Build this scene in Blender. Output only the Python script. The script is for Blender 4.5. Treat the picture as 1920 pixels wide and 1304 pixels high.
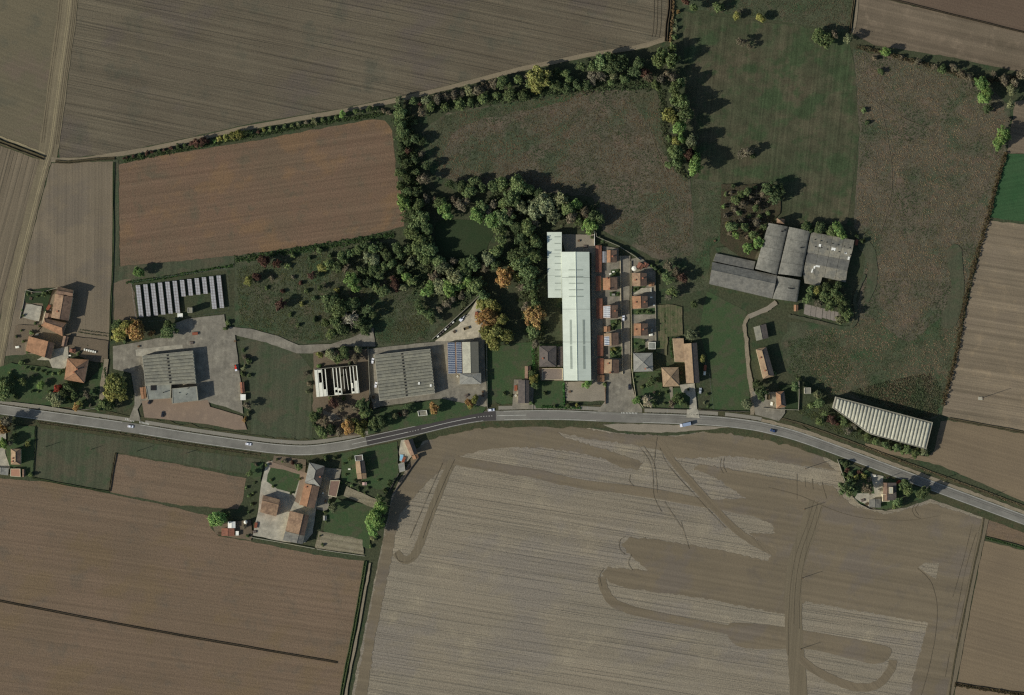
import bpy, math, random
import numpy as np
from mathutils import Vector, geometry
random.seed(7); RNG = np.random.default_rng(11)
R = math.radians
scene = bpy.context.scene
for o in list(bpy.data.objects): bpy.data.objects.remove(o)

# ------------------------------------------------------------------ camera, sky, sun, exposure
S = 50.0 / 124.0                      # metres for one photo pixel (from the 50 m scale bar)
CAM_H = 3000.0
cam_d = bpy.data.cameras.new('camera'); cam = bpy.data.objects.new('camera', cam_d)
scene.collection.objects.link(cam); scene.camera = cam
cam.location = (0, 0, CAM_H); cam.rotation_euler = (0, 0, 0)
cam_d.sensor_width = 36; cam_d.lens = 36 * CAM_H / (1920 * S)
cam_d.clip_start = 10; cam_d.clip_end = 12000
SUN_EL, SHADOW_AZ = R(32), R(18.5)    # shadows fall to the north-west of things
w = bpy.data.worlds.new('World'); scene.world = w; w.use_nodes = True
nt = w.node_tree; nt.nodes.clear()
sky = nt.nodes.new('ShaderNodeTexSky'); sky.sky_type = 'NISHITA'; sky.sun_disc = False
sky.sun_elevation = SUN_EL; sky.sun_rotation = R(251.5)
bgd = nt.nodes.new('ShaderNodeBackground'); bgd.inputs['Strength'].default_value = 0.09
wo = nt.nodes.new('ShaderNodeOutputWorld')
nt.links.new(sky.outputs[0], bgd.inputs[0]); nt.links.new(bgd.outputs[0], wo.inputs[0])
sd = bpy.data.lights.new('sun', 'SUN'); sd.energy = 4.0; sd.angle = R(0.53); sd.color = (1, .972, .925)
sun = bpy.data.objects.new('sun', sd); scene.collection.objects.link(sun)
sun.rotation_euler = Vector((math.cos(SUN_EL)*math.cos(SHADOW_AZ), math.cos(SUN_EL)*math.sin(SHADOW_AZ), -math.sin(SUN_EL))).to_track_quat('-Z', 'Y').to_euler()
sun.location = (-400, -150, 300)
vs = scene.view_settings; vs.view_transform = 'Standard'; vs.look = 'None'; vs.exposure = -0.07; vs.gamma = 1.0; vs.use_curve_mapping = False
cy = scene.cycles; cy.use_denoising = False; cy.max_bounces = 5; cy.diffuse_bounces = 3; cy.glossy_bounces = 2; cy.transparent_max_bounces = 4
cy.caustics_reflective = False; cy.caustics_refractive = False; cy.pixel_filter_type = 'BLACKMAN_HARRIS'; cy.filter_width = 1.3

# ------------------------------------------------------------------ helpers
K = 0.78                              # light level of a white sheet lying in the sun
def X(px): return (px - 960) * S
def Y(py): return (652 - py) * S
def lin(c):
    c = c / 255.0
    return c / 12.92 if c <= .04045 else ((c + .055) / 1.055) ** 2.4
def alb(c, k=1.0): return tuple(min(.85, lin(v) / K * k * t) for v, t in zip(c, (1, .995, .92))) + (1,)
COL = scene.collection
def link(o, parent=None):
    COL.objects.link(o)
    if parent is not None: o.parent = parent
    return o
def tag(o, label, cat, group=None, kind=None):
    o['label'] = label; o['category'] = cat
    if group: o['group'] = group
    if kind: o['kind'] = kind
    return o
def thing(name, label, cat, loc=(0, 0, 0), rz=0, group=None):
    o = bpy.data.objects.new(name, None); o.empty_display_size = .5; link(o)
    o.location = loc; o.rotation_euler = (0, 0, rz)
    return tag(o, label, cat, group)
def mk(name, verts, faces, mat, parent=None, smooth=False):
    me = bpy.data.meshes.new(name); me.from_pydata([tuple(v) for v in verts], [], faces); me.update()
    if smooth: me.polygons.foreach_set('use_smooth', [True]*len(me.polygons))
    me.materials.append(mat)
    return link(bpy.data.objects.new(name, me), parent)
class MB:
    """collects boxes, slabs and tubes into one mesh"""
    def __init__(s): s.v = []; s.f = []
    def add(s, vs, fs):
        b = len(s.v); s.v += [tuple(p) for p in vs]; s.f += [tuple(i + b for i in f) for f in fs]; return s
    def box(s, c, d, rz=0, top=1.0):
        x, y, z = d[0]/2, d[1]/2, d[2]/2; ca, sa = math.cos(rz), math.sin(rz); vs = []
        for k, t in ((-1, 1.0), (1, top)):
            for i, j in ((-1, -1), (1, -1), (1, 1), (-1, 1)):
                px, py = i*x*t, j*y*t
                vs.append((c[0] + px*ca - py*sa, c[1] + px*sa + py*ca, c[2] + k*z))
        return s.add(vs, [(3,2,1,0),(4,5,6,7),(0,1,5,4),(1,2,6,5),(2,3,7,6),(3,0,4,7)])
    def slab(s, pts, th):
        n = len(pts); vs = list(pts) + [(p[0], p[1], p[2]-th) for p in pts]
        return s.add(vs, [tuple(range(n)), tuple(range(2*n-1, n-1, -1))] + [(i, i+n, (i+1) % n + n, (i+1) % n) for i in range(n)])
    def tube(s, a, b, r0, r1, n=6):
        a, b = Vector(a), Vector(b); d = (b-a).normalized()
        u = d.orthogonal().normalized(); v = d.cross(u); vs = []
        for p, r in ((a, r0), (b, r1)):
            for i in range(n):
                t = 2*math.pi*i/n; vs.append(p + (u*math.cos(t) + v*math.sin(t))*r)
        return s.add(vs, [(i, (i+1) % n, (i+1) % n + n, i+n) for i in range(n)] + [tuple(range(n-1, -1, -1)), tuple(range(n, 2*n))])
    def build(s, name, mat, parent=None, smooth=False): return mk(name, s.v, s.f, mat, parent, smooth)
def ccw(p):
    a = sum(p[i][0]*p[(i+1) % len(p)][1] - p[(i+1) % len(p)][0]*p[i][1] for i in range(len(p)))
    return list(p) if a > 0 else list(p)[::-1]
def spline(pts, n=6, closed=False):
    P = [np.array(p, float) for p in pts]; out = []; N = len(P)
    for i in range(N if closed else N-1):
        g = (lambda k: P[k % N]) if closed else (lambda k: P[min(max(k, 0), N-1)])
        a, b, c, d = g(i-1), g(i), g(i+1), g(i+2)
        for k in range(n):
            t = k/n; out.append(.5*((2*b) + (c-a)*t + (2*a-5*b+4*c-d)*t*t + (3*b-a-3*c+d)*t**3))
    if not closed: out.append(P[-1])
    return [tuple(p) for p in out]
def ragged(pts, amp, step=9.0, closed=True):
    out = []; N = len(pts)
    for i in range(N if closed else N-1):
        a, b = np.array(pts[i], float), np.array(pts[(i+1) % N], float); L = np.hypot(*(b-a)); m = max(1, int(L/step))
        nrm = np.array((-(b-a)[1], (b-a)[0]))/(L+1e-6)
        for k in range(m):
            q = a + (b-a)*k/m
            if 0 < q[0] < 1920 and 0 < q[1] < 1304: q = q + nrm*random.gauss(0, amp)
            out.append(tuple(q))
    if not closed: out.append(tuple(pts[-1]))
    return out
def offset(path, d):
    P = np.array(path, float); T = np.gradient(P, axis=0); T /= (np.linalg.norm(T, axis=1)[:, None] + 1e-9)
    D = np.asarray(d, float)
    return P + np.stack([T[:, 1]*-1, T[:, 0]], 1)*(D[:, None] if D.ndim else D)
def inside(p, x, y):
    c = False; j = len(p)-1
    for i in range(len(p)):
        if (p[i][1] > y) != (p[j][1] > y) and x < (p[j][0]-p[i][0])*(y-p[i][1])/(p[j][1]-p[i][1]) + p[i][0]: c = not c
        j = i
    return c
SHEETS = []; ZSTEP = .005
def zg(px, py):
    z = 0.0
    for p, zz, bb in SHEETS:
        if bb[0] <= px <= bb[2] and bb[1] <= py <= bb[3] and inside(p, px, py): z = max(z, zz)
    return z
def _reg(px):
    z = ZSTEP*(len(SHEETS)+1); a = np.array(px); SHEETS.append((px, z, (*a.min(0), *a.max(0)))); return z
def sheet(name, pts, mat, rag=0.0, smooth=False, step=9.0):
    if smooth: pts = spline(pts, 4, True)
    if rag: pts = ragged(pts, rag, step)
    z = _reg(pts); W = ccw([(X(a), Y(b)) for a, b in pts])
    tris = geometry.tessellate_polygon([[Vector((a, b, 0)) for a, b in W]])
    o = mk(name, [(a, b, z) for a, b in W], [tuple(t) for t in tris], mat); o['kind'] = 'structure'
    if o.data.polygons and sum(p.normal.z*p.area for p in o.data.polygons) < 0: o.data.flip_normals()
    return o
def band(name, path, w, mat, smooth=True, rag=0.0, parent=None, z=None, reg=True):
    """a ribbon along a path; w (photo px) is the full width"""
    p = spline(path, 6) if smooth and len(path) > 2 else ragged(path, 0, 14, False)
    n = len(p); j = RNG.normal(0, rag, (2, n)) if rag else np.zeros((2, n))
    a, b = offset(p, w/2 + j[0]), offset(p, -w/2 + j[1])
    if reg: zz = _reg([tuple(q) for q in a] + [tuple(q) for q in b[::-1]])
    z = zz if z is None else z
    v = [(X(q[0]), Y(q[1]), z) for q in a] + [(X(q[0]), Y(q[1]), z) for q in b]
    o = mk(name, v, [(i, i+1, n+i+1, n+i) for i in range(n-1)], mat, parent)
    if o.data.polygons[0].normal.z < 0: o.data.flip_normals()
    if parent is None: o['kind'] = 'structure'
    return o

# ------------------------------------------------------------------ materials
class NB:
    def __init__(s, name):
        s.m = bpy.data.materials.new(name); s.m.use_nodes = True; s.t = s.m.node_tree; s.t.nodes.clear()
        s.out = s.n('ShaderNodeOutputMaterial'); s.bs = s.n('ShaderNodeBsdfPrincipled'); s.l(s.bs.outputs[0], s.out.inputs[0])
        s.bs.inputs['Roughness'].default_value = .9; s.bs.inputs['Specular IOR Level'].default_value = .15
    def n(s, t, **k):
        q = s.t.nodes.new(t)
        for a, b in k.items(): setattr(q, a, b)
        return q
    def l(s, a, b): s.t.links.new(a, b)
    def pos(s): return s.n('ShaderNodeNewGeometry').outputs['Position']
    def noise(s, vec, size, detail=2, rough=.55):
        q = s.n('ShaderNodeTexNoise'); q.inputs['Scale'].default_value = 1/size; q.inputs['Detail'].default_value = detail
        q.inputs['Roughness'].default_value = rough; s.l(vec, q.inputs['Vector']); return q.outputs['Fac']
    def ramp(s, f, lo, hi, a=0.0, b=1.0):
        q = s.n('ShaderNodeMapRange'); q.inputs[1].default_value = lo; q.inputs[2].default_value = hi
        q.inputs[3].default_value = a; q.inputs[4].default_value = b; s.l(f, q.inputs[0]); return q.outputs[0]
    def mix(s, f, a, b, mode='MIX'):
        q = s.n('ShaderNodeMix', data_type='RGBA', blend_type=mode)
        for sock, v in ((q.inputs[0], f), (q.inputs[6], a), (q.inputs[7], b)):
            if hasattr(v, 'links') or isinstance(v, bpy.types.NodeSocket): s.l(v, sock)
            else: sock.default_value = v
        return q.outputs[2]
    def math(s, op, a, b):
        q = s.n('ShaderNodeMath', operation=op)
        for i, v in enumerate((a, b)):
            if isinstance(v, bpy.types.NodeSocket): s.l(v, q.inputs[i])
            else: q.inputs[i].default_value = v
        return q.outputs[0]
    def bump(s, h, dist, st=1.0):
        q = s.n('ShaderNodeBump'); q.inputs['Distance'].default_value = dist; q.inputs['Strength'].default_value = st
        s.l(h, q.inputs['Height']); s.l(q.outputs[0], s.bs.inputs['Normal'])
    def stretched(s, ang, along, across, off=0.0):
        """photo-plane direction ang (degrees, y up): long streaks along it"""
        r = s.n('ShaderNodeVectorRotate', rotation_type='Z_AXIS'); r.inputs['Angle'].default_value = -R(ang); s.l(s.pos(), r.inputs['Vector'])
        m = s.n('ShaderNodeVectorMath', operation='MULTIPLY_ADD'); s.l(r.outputs[0], m.inputs[0])
        m.inputs[1].default_value = (1/along, 1/across, 0); m.inputs[2].default_value = (off, off*.7, off); return m.outputs[0]
MATS = {}
def ground(name, c1, c2, c3=None, patch=45, grain=1.3, gain=.30, lines=None, bump=.25, blotch=None, bias=.5, c4=None, speck=0.0, furrow=None):
    """soil, grass or paving: two or three colours in patches, a fine grain and, for tilled land, lines = (angle, spacing, strength)"""
    if name in MATS: return MATS[name]
    b = NB(name); P = b.pos()
    f1 = b.ramp(b.noise(P, patch, 4, .6), bias-.16, bias+.16)
    col = b.mix(f1, alb(c1), alb(c2))
    if c3: col = b.mix(b.ramp(b.noise(P, patch*.33, 3, .65), .54, .68, 0, .85), col, alb(c3))
    if c4: col = b.mix(b.ramp(b.noise(b.stretched(20, patch*.8, patch*.6, 17.3), 1.0, 4, .62), .52, .62, 0, .9), col, alb(c4))
    g = b.noise(P, grain, 3, .7); gf = b.ramp(g, .28, .72, 1-gain, 1+gain)
    h = g
    mul = gf
    if blotch:
        g2 = b.noise(P, blotch, 3, .6); mul = b.math('MULTIPLY', mul, b.ramp(g2, .3, .7, .8, 1.2))
    if speck:
        sp_ = b.noise(P, 1.5, 2, .6); mul = b.math('MULTIPLY', mul, b.ramp(sp_, .56, .7, 1, 1-speck))
    if lines:
        for k, (ang, sp, st) in enumerate(lines):
            ln = b.noise(b.stretched(ang, sp*90, sp, 3.1*k), 1.0, 1.5, .5)
            mul = b.math('MULTIPLY', mul, b.ramp(ln, .3, .7, 1-st, 1+st))
            h = b.math('ADD', h, b.math('MULTIPLY', ln, 1.0))
    if furrow:
        fl = b.noise(b.stretched(furrow[0], furrow[1]*60, furrow[1], 7.7), 1.0, 1.0, .5); mul = b.math('MULTIPLY', mul, b.ramp(fl, .56, .66, 1, 1-furrow[2]))
        h = b.math('ADD', h, b.ramp(fl, .54, .66, 0, -.8))
    cc = b.n('ShaderNodeCombineColor')
    for i in range(3): b.l(mul, cc.inputs[i])
    b.l(b.mix(1.0, col, cc.outputs[0], 'MULTIPLY'), b.bs.inputs['Base Color'])
    if bump: b.bump(h, bump)
    MATS[name] = b.m; return b.m
def plain(name, c, var=.14, size=1.5, rough=.8, spec=.2, metal=0.0, bump=0.0, c2=None, streak=None, rnd=.06, stain=0.0):
    if name in MATS: return MATS[name]
    b = NB(name); P = b.pos(); b.bs.inputs['Roughness'].default_value = rough; b.bs.inputs['Specular IOR Level'].default_value = spec
    b.bs.inputs['Metallic'].default_value = metal
    n1 = b.noise(P, size, 4, .65); mul = b.ramp(n1, .3, .7, 1-var, 1+var)
    col = alb(c)
    if c2: col = b.mix(b.ramp(b.noise(P, size*3.3, 3, .6), .42, .6), alb(c), alb(c2))
    if streak is not None:
        ln = b.noise(b.stretched(streak[0], streak[1]*25, streak[1]), 1.0, 1.5); mul = b.math('MULTIPLY', mul, b.ramp(ln, .3, .7, 1-streak[2], 1+streak[2]))
        n1 = b.math('ADD', n1, ln)
    mul = b.math('MULTIPLY', mul, b.ramp(b.n('ShaderNodeObjectInfo').outputs['Random'], 0, 1, 1-rnd, 1+rnd))
    if stain: mul = b.math('MULTIPLY', mul, b.ramp(b.noise(P, 4.5, 4, .7), .5, .7, 1, 1-stain))
    cc = b.n('ShaderNodeCombineColor')
    for i in range(3): b.l(mul, cc.inputs[i])
    b.l(b.mix(1.0, col, cc.outputs[0], 'MULTIPLY'), b.bs.inputs['Base Color'])
    if bump: b.bump(n1, bump)
    MATS[name] = b.m; return b.m
def leafy(name, trans=.32, c2=None, var=.45):
    if name in MATS: return MATS[name]
    b = NB(name); b.t.nodes.remove(b.bs)
    oi = b.n('ShaderNodeObjectInfo'); ge = b.n('ShaderNodeNewGeometry')
    mul = b.ramp(ge.outputs['Random Per Island'], 0, 1, 1-var, 1+var)
    cc = b.n('ShaderNodeCombineColor')
    for i in range(3): b.l(mul, cc.inputs[i])
    base = oi.outputs['Color']
    if c2: base = b.mix(b.ramp(b.noise(b.pos(), 26, 4, .62), .46, .6), base, alb(c2, 1.3))
    col = b.mix(1.0, base, cc.outputs[0], 'MULTIPLY')
    hs = b.n('ShaderNodeHueSaturation'); b.l(col, hs.inputs['Color'])
    b.l(b.ramp(b.noise(b.pos(), 2.2, 2), .3, .7, .475, .52), hs.inputs['Hue'])
    d = b.n('ShaderNodeBsdfDiffuse'); t = b.n('ShaderNodeBsdfTranslucent'); mx = b.n('ShaderNodeMixShader'); mx.inputs[0].default_value = trans
    b.l(hs.outputs[0], d.inputs[0]); b.l(hs.outputs[0], t.inputs[0]); b.l(d.outputs[0], mx.inputs[1]); b.l(t.outputs[0], mx.inputs[2]); b.l(mx.outputs[0], b.out.inputs[0])
    MATS[name] = b.m; return b.m
# ------------------------------------------------------------------ the setting: ground, fields, roads, yards
m_base = ground('grass_base', (56,63,44), (64,64,47), (48,62,41), patch=30, grain=1.6, gain=.35, bump=.35)
gr = mk('ground', [(-6000,-6000,0),(6000,-6000,0),(6000,6000,0),(-6000,6000,0)], [(0,1,2,3)], m_base); gr['kind'] = 'structure'
m_f1 = ground('soil_olive', (92,85,69), (99,91,73), (86,82,68), patch=60, grain=1.0, gain=.22, lines=[(-20,2.4,.07)], bump=.16, speck=.12, c4=(98,87,74))
m_f2 = ground('soil_furrowed', (86,78,65), (96,88,73), (80,77,65), patch=75, grain=.95, gain=.26, lines=[(-11.5,2.6,.12),(-11.5,1.1,.10)], bump=.22, speck=.2, c4=(87,79,70), furrow=(-11.5,1.7,.13))
m_f3 = ground('soil_drilled', (107,96,80), (98,89,74), None, patch=50, grain=1.0, gain=.18, lines=[(75.5,2.0,.12),(75.5,5,.08)], bump=.16, speck=.1, furrow=(75.5,1.6,.14))
m_f4 = ground('soil_pale', (102,92,77), (110,99,83), None, patch=40, grain=1.0, gain=.18, lines=[(89.5,1.9,.12)], bump=.15, speck=.1, c4=(99,90,78))
m_f5 = ground('soil_russet', (105,84,68), (97,82,66), (90,80,65), patch=42, grain=.95, gain=.32, lines=[(8,2.2,.12)], bump=.26, speck=.18, c4=(110,88,66))
m_f6 = ground('soil_stripe', (104,92,77), (92,82,68), (112,99,83), patch=36, grain=1.1, gain=.16, lines=[(-13,2.2,.16),(-13,7,.10)], bump=.16)
m_f6b = ground('soil_umber', (88,74,62), (94,80,67), None, patch=40, grain=1.1, gain=.16, lines=[(-13,2,.06)], bump=.16)
m_f8 = ground('soil_sand', (118,105,87), (107,96,80), (126,111,90), patch=40, grain=1.0, gain=.18, lines=[(-9,3.2,.18),(-9,.9,.11)], bump=.15, c4=(112,100,84))
m_f9 = ground('soil_dun', (105,92,75), (112,98,79), None, patch=40, grain=1.1, gain=.13, lines=[(-15,2.2,.10)], bump=.14)
m_stub = ground('stubble', (124,114,98), (118,110,96), (132,122,104), patch=80, grain=.9, gain=.32, lines=[(-9,1.9,.12),(-9,6,.07)], bump=.24, speck=.2, c4=(117,109,98), furrow=(-9,1.5,.09))
m_till = ground('tilled_soil', (101,91,75), (106,95,78), (97,88,75), patch=45, grain=1.1, gain=.11, lines=[(-10,2.8,.10),(-8,8,.07)], bump=.11, c4=(100,91,80))
m_till_v = ground('tilled_soil_across', (104,94,77), (99,90,74), None, patch=40, grain=1.1, gain=.11, lines=[(86,1.6,.11)], bump=.1)
m_till_d = ground('tilled_soil_diagonal', (101,91,75), (105,94,77), None, patch=40, grain=1.1, gain=.11, lines=[(-48,1.6,.11)], bump=.1)
m_f13 = ground('soil_brown', (101,86,70), (107,90,74), (94,83,70), patch=60, grain=.95, gain=.28, lines=[(-8,2.0,.11)], bump=.22, speck=.16, c4=(104,88,68))
m_green = ground('pasture', (63,69,52), (72,72,56), (56,68,47), patch=32, grain=1.1, gain=.28, lines=[(86,3,.10)], bump=.22, speck=.15, c4=(76,72,57))
m_mead = ground('meadow_green', (61,66,47), (76,71,55), (54,66,43), patch=38, grain=1.1, gain=.3, lines=[(84,2.0,.17)], bump=.22, blotch=9, speck=.18, c4=(55,67,44))
m_fal = ground('fallow_brown', (86,79,66), (76,74,60), (93,80,68), patch=38, grain=.95, gain=.36, bump=.34, blotch=7, speck=.25, c4=(64,71,53))
m_fal2 = ground('fallow_olive', (72,72,56), (62,70,50), (82,75,60), patch=34, grain=.95, gain=.36, bump=.34, blotch=7, speck=.25, c4=(54,69,46))
m_lawn = ground('lawn', (55,72,45), (63,72,48), (48,70,42), patch=12, grain=1.0, gain=.24, bump=.16, c4=(68,70,52), speck=.12)
m_vivid = ground('young_crop', (46,73,45), (53,76,49), (44,68,43), patch=18, grain=1.0, gain=.2, lines=[(10,2.2,.12)], bump=.16)
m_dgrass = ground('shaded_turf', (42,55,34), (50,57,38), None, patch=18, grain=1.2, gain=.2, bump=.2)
m_conc = ground('concrete_yard', (119,113,101), (107,102,92), (127,121,108), patch=14, grain=.9, gain=.13, lines=[(85,2.4,.10)], bump=.03, blotch=5, speck=.14)
m_conc2 = ground('concrete_pale', (150,144,130), (136,131,118), (160,152,136), patch=9, grain=.9, gain=.13, bump=.03, blotch=4, speck=.1)
m_grav = ground('gravel_drive', (128,119,105), (118,110,97), None, patch=10, grain=.8, gain=.16, bump=.06)
m_brickp = ground('brick_paving', (122,105,90), (114,99,86), (128,111,95), patch=12, grain=.8, gain=.11, bump=.03)
m_dirt = ground('dirt_track', (127,116,98), (118,108,91), None, patch=12, grain=1.0, gain=.2, bump=.1, speck=.1)
m_soil = ground('bare_soil', (100,88,73), (92,82,68), None, patch=10, grain=1.0, gain=.2, bump=.15)
m_asph = ground('asphalt', (111,108,101), (106,103,96), None, patch=60, grain=.8, gain=.09, lines=[(-9,4,.06)], blotch=12, bump=.02)
m_asphd = ground('asphalt_new', (67,63,62), (62,59,58), None, patch=20, grain=.8, gain=.07, bump=.02)
m_asphm = ground('asphalt_mid', (104,100,94), (108,104,98), None, patch=20, grain=.8, gain=.06, bump=.02)
m_path = ground('footway_paving', (122,117,106), (115,110,100), None, patch=15, grain=.8, gain=.08, bump=.02)
m_paint = plain('road_paint', (168,166,158), .2, 2.0)
m_water = plain('ditch_water', (34,36,30), .2, 3, rough=.5)

m_veg = ground('dry_vegetable_bed', (120,112,94), (110,102,84), (96,92,70), patch=6, grain=.8, gain=.25, lines=[(-10,1.6,.22)], bump=.2)
m_veg2 = ground('garden_bed', (96,88,68), (72,78,52), (60,76,46), patch=6, grain=.8, gain=.25, lines=[(90,1.4,.22)], bump=.2)
# fields
sheet('field', [(-150,-150),(126,-150),(116,0),(80,262),(84,288),(40,274),(0,259),(-150,222)], m_f1, .4)
sheet('field', [(165,-150),(1268,-150),(1258,0),(1252,68),(1230,80),(1100,106),(960,130),(800,170),(640,204),(480,230),(300,270),(200,290),(112,297),(111,275),(147,0)], m_f2, .4)
sheet('field', [(-150,236),(0,273),(40,288),(80,302),(76,318),(22,520),(0,595),(-30,720),(-150,760)], m_f3, .4)
sheet('field', [(97,306),(213,303),(211,480),(206,640),(204,655),(6,668),(25,570),(90,330)], m_f4, .4)
sheet('field', [(222,308),(300,292),(480,264),(600,242),(700,223),(722,226),(735,245),(745,330),(760,400),(757,425),(700,440),(600,457),(480,476),(380,491),(226,506),(222,400)], m_f5, .7)
sheet('field', [(1600,62),(1612,0),(1620,-150),(2080,-150),(2080,100),(1920,62),(1668,0),(1640,-6),(1636,30),(1640,85),(1598,64)], m_f6b, .4)
sheet('field', [(1598,62),(1612,-4),(1668,1),(1920,61),(2080,99),(2080,176),(1920,137),(1780,107),(1640,85)], m_f6, .5)
sheet('field', [(1903,190),(2080,170),(2080,295),(1888,287)], m_f6, .6)
sheet('field', [(1886,288),(2080,296),(2080,440),(1920,416),(1852,408)], m_vivid, .5)
sheet('field', [(1850,413),(1920,421),(2080,445),(2080,838),(1920,808),(1780,783),(1766,778),(1800,640),(1830,500)], m_f8, .7)
sheet('field', [(1764,790),(1780,788),(1920,814),(2080,845),(2080,1010),(1920,941),(1860,915),(1760,872),(1622,842),(1622,833),(1640,834),(1680,846),(1712,853),(1738,856),(1752,846),(1757,820)], m_f9, .6)
sheet('field', [(1848,972),(2080,1060),(2080,1075),(1920,1024),(1850,1006)], m_f13, .6)
sheet('field', [(1846,1014),(1920,1032),(2080,1085),(2080,1450),(1768,1450),(1790,1304),(1836,1060)], m_f9, .5)
sheet('field', [(800,817),(870,802),(960,794),(1080,798),(1150,811),(1200,817),(1270,817),(1340,806),(1400,809),(1450,820),(1530,847),(1575,872),(1585,912),(1610,946),(1660,958),(1700,952),(1745,936),(1800,955),(1844,971),(1830,1060),(1782,1304),(1760,1450),(640,1450),(660,1300),(700,1100),(720,1000),(735,930),(760,880)], m_stub, .5)
sheet('field', [(-150,880),(0,897),(100,906),(205,926),(330,952),(390,968),(396,990),(410,1006),(480,1017),(600,1042),(682,1052),(680,1100),(640,1304),(620,1450),(-150,1450)], m_f13, .6)
sheet('field', [(218,851),(330,871),(462,897),(455,940),(446,955),(330,947),(206,923)], m_f13, .5)
sheet('pasture', [(68,798),(240,825),(400,850),(490,862),(470,890),(330,868),(217,848),(205,920),(100,903),(60,893)], m_green, .5)
sheet('pasture', [(446,642),(475,634),(560,662),(584,692),(585,827),(470,817),(468,720)], m_green, .6)
sheet('pasture', [(1325,545),(1400,585),(1398,640),(1408,770),(1330,770),(1335,700),(1310,620)], m_lawn, .6)
sheet('pasture', [(912,652),(1000,640),(1000,690),(975,720),(968,768),(912,768)], m_lawn, .5)
sheet('meadow', [(1280,22),(1420,42),(1500,48),(1590,70),(1603,130),(1612,250),(1588,420),(1500,425),(1440,420),(1360,345),(1310,380),(1300,330),(1285,180)], m_mead, .9)
sheet('meadow', [(1300,335),(1360,345),(1350,450),(1330,470),(1330,540),(1260,560),(1230,490),(1290,420)], m_fal2, .9)
sheet('meadow', [(790,245),(840,212),(960,192),(1100,168),(1230,172),(1250,260),(1292,335),(1300,400),(1300,470),(1240,490),(1130,432),(1110,370),(900,352),(815,330)], m_fal, 1.0)
sheet('meadow', [(1600,92),(1700,112),(1860,165),(1895,205),(1886,290),(1855,405),(1810,570),(1775,740),(1762,780),(1740,788),(1600,748),(1560,742),(1480,690),(1475,620),(1590,606),(1612,560),(1625,470),(1600,425),(1612,250)], m_fal, .9)
sheet('meadow', [(1280,-150),(1618,-150),(1604,-5),(1590,62),(1440,36),(1280,15)], m_fal2, .8)
sheet('meadow', [(1475,605),(1590,606),(1610,690),(1560,742),(1490,700)], m_fal2, .8)
sheet('meadow', [(440,480),(640,455),(740,450),(800,500),(830,600),(800,640),(700,615),(640,640),(560,645),(440,615)], m_fal2, .9)
sheet('meadow', [(704,615),(780,590),(812,640),(720,650),(704,650)], m_fal2, .8)
sheet('meadow', [(1475,620),(1590,608),(1640,600),(1700,640),(1760,600),(1800,590),(1775,735),(1740,786),(1600,746),(1560,740),(1480,690)], m_fal2, 1.6, True)
sheet('meadow', [(800,240),(850,212),(960,193),(1080,172),(1060,190),(960,212),(900,225),(850,250),(825,300),(812,330),(795,280)], m_fal2, 1.5, True)
sheet('meadow', [(1180,175),(1230,172),(1250,250),(1292,335),(1270,330),(1235,270),(1205,220)], m_green, 1.5, True)
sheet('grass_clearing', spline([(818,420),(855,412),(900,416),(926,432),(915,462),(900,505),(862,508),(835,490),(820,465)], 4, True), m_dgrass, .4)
sheet('verge', [(212,300),(222,300),(224,500),(440,480),(440,505),(235,530),(215,560),(208,640),(205,640),(211,480)], m_green, .6)
sheet('bare_plot', [(213,530),(246,524),(252,560),(258,602),(232,606),(214,600)], m_soil, 1.2)
# tillage in the big stubble field
sheet('tilled_soil', [(778,842),(830,813),(900,801),(960,796),(1080,800),(1150,813),(1270,819),(1340,808),(1440,823),(1530,850),(1565,882),(1500,872),(1380,856),(1270,860),(1240,846),(1200,836),(1110,825),(1045,811),(1060,822),(1150,848),(1206,868),(1195,880),(1170,878),(1130,860),(1080,848),(1020,840),(960,838),(900,845),(852,858),(840,872),(800,905),(770,940),(748,965),(734,1050),(702,1200),(688,1304),(680,1450),(648,1450),(668,1290),(704,1090),(722,1000),(738,930),(765,880)], m_till, 1.0, step=4)
sheet('tilled_soil', [(1300,880),(1312,870),(1330,873),(1440,893),(1560,912),(1600,950),(1660,965),(1745,944),(1840,974),(1826,1060),(1783,1290),(1765,1450),(1690,1450),(1712,1270),(1740,1168),(1510,1128),(1470,1152),(1330,1124),(1180,1104),(1142,1092),(1128,1075),(1140,1064),(1215,1070),(1182,1042),(1166,1022),(1180,1008),(1230,1012),(1340,1030),(1440,1052),(1450,1040),(1404,1000),(1452,1000),(1448,982),(1340,938),(1400,935),(1340,895)], m_till, 1.0, step=4)
band('tilled_soil', [(852,860),(832,900),(805,970),(788,1018),(774,1044),(757,1050),(742,1036)], 15, m_till_v, rag=.5)
band('tilled_soil', [(846,862),(900,872),(1000,888),(1080,906),(1200,922),(1330,945),(1440,964),(1490,972)], 17, m_till, rag=.55)
band('tilled_soil', [(1236,824),(1262,866),(1310,920),(1370,985),(1415,1018),(1455,1038)], 13, m_till_d, rag=.5)
band('tilled_soil', [(1128,1082),(1134,1108),(1160,1136),(1230,1155),(1360,1180),(1430,1190),(1500,1196)], 16, m_till, rag=.55)
sheet('tilled_soil', [(1366,1175),(1380,1168),(1470,1176),(1640,1207),(1672,1222),(1640,1245),(1520,1218),(1400,1216),(1366,1196)], m_till, .3, True)
band('tilled_soil', [(1530,940),(1512,1000),(1492,1060),(1487,1110),(1488,1170),(1492,1230),(1498,1304),(1500,1450)], 32, m_till_v, rag=.5)
band('tilled_soil', [(1500,1236),(1540,1264),(1600,1288),(1645,1284),(1670,1256),(1674,1238)], 15, m_till_d, rag=.5)
sheet('stubble', [(1735,1055),(1761,1056),(1755,1086),(1744,1080),(1722,1064)], m_stub, .4)
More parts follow.
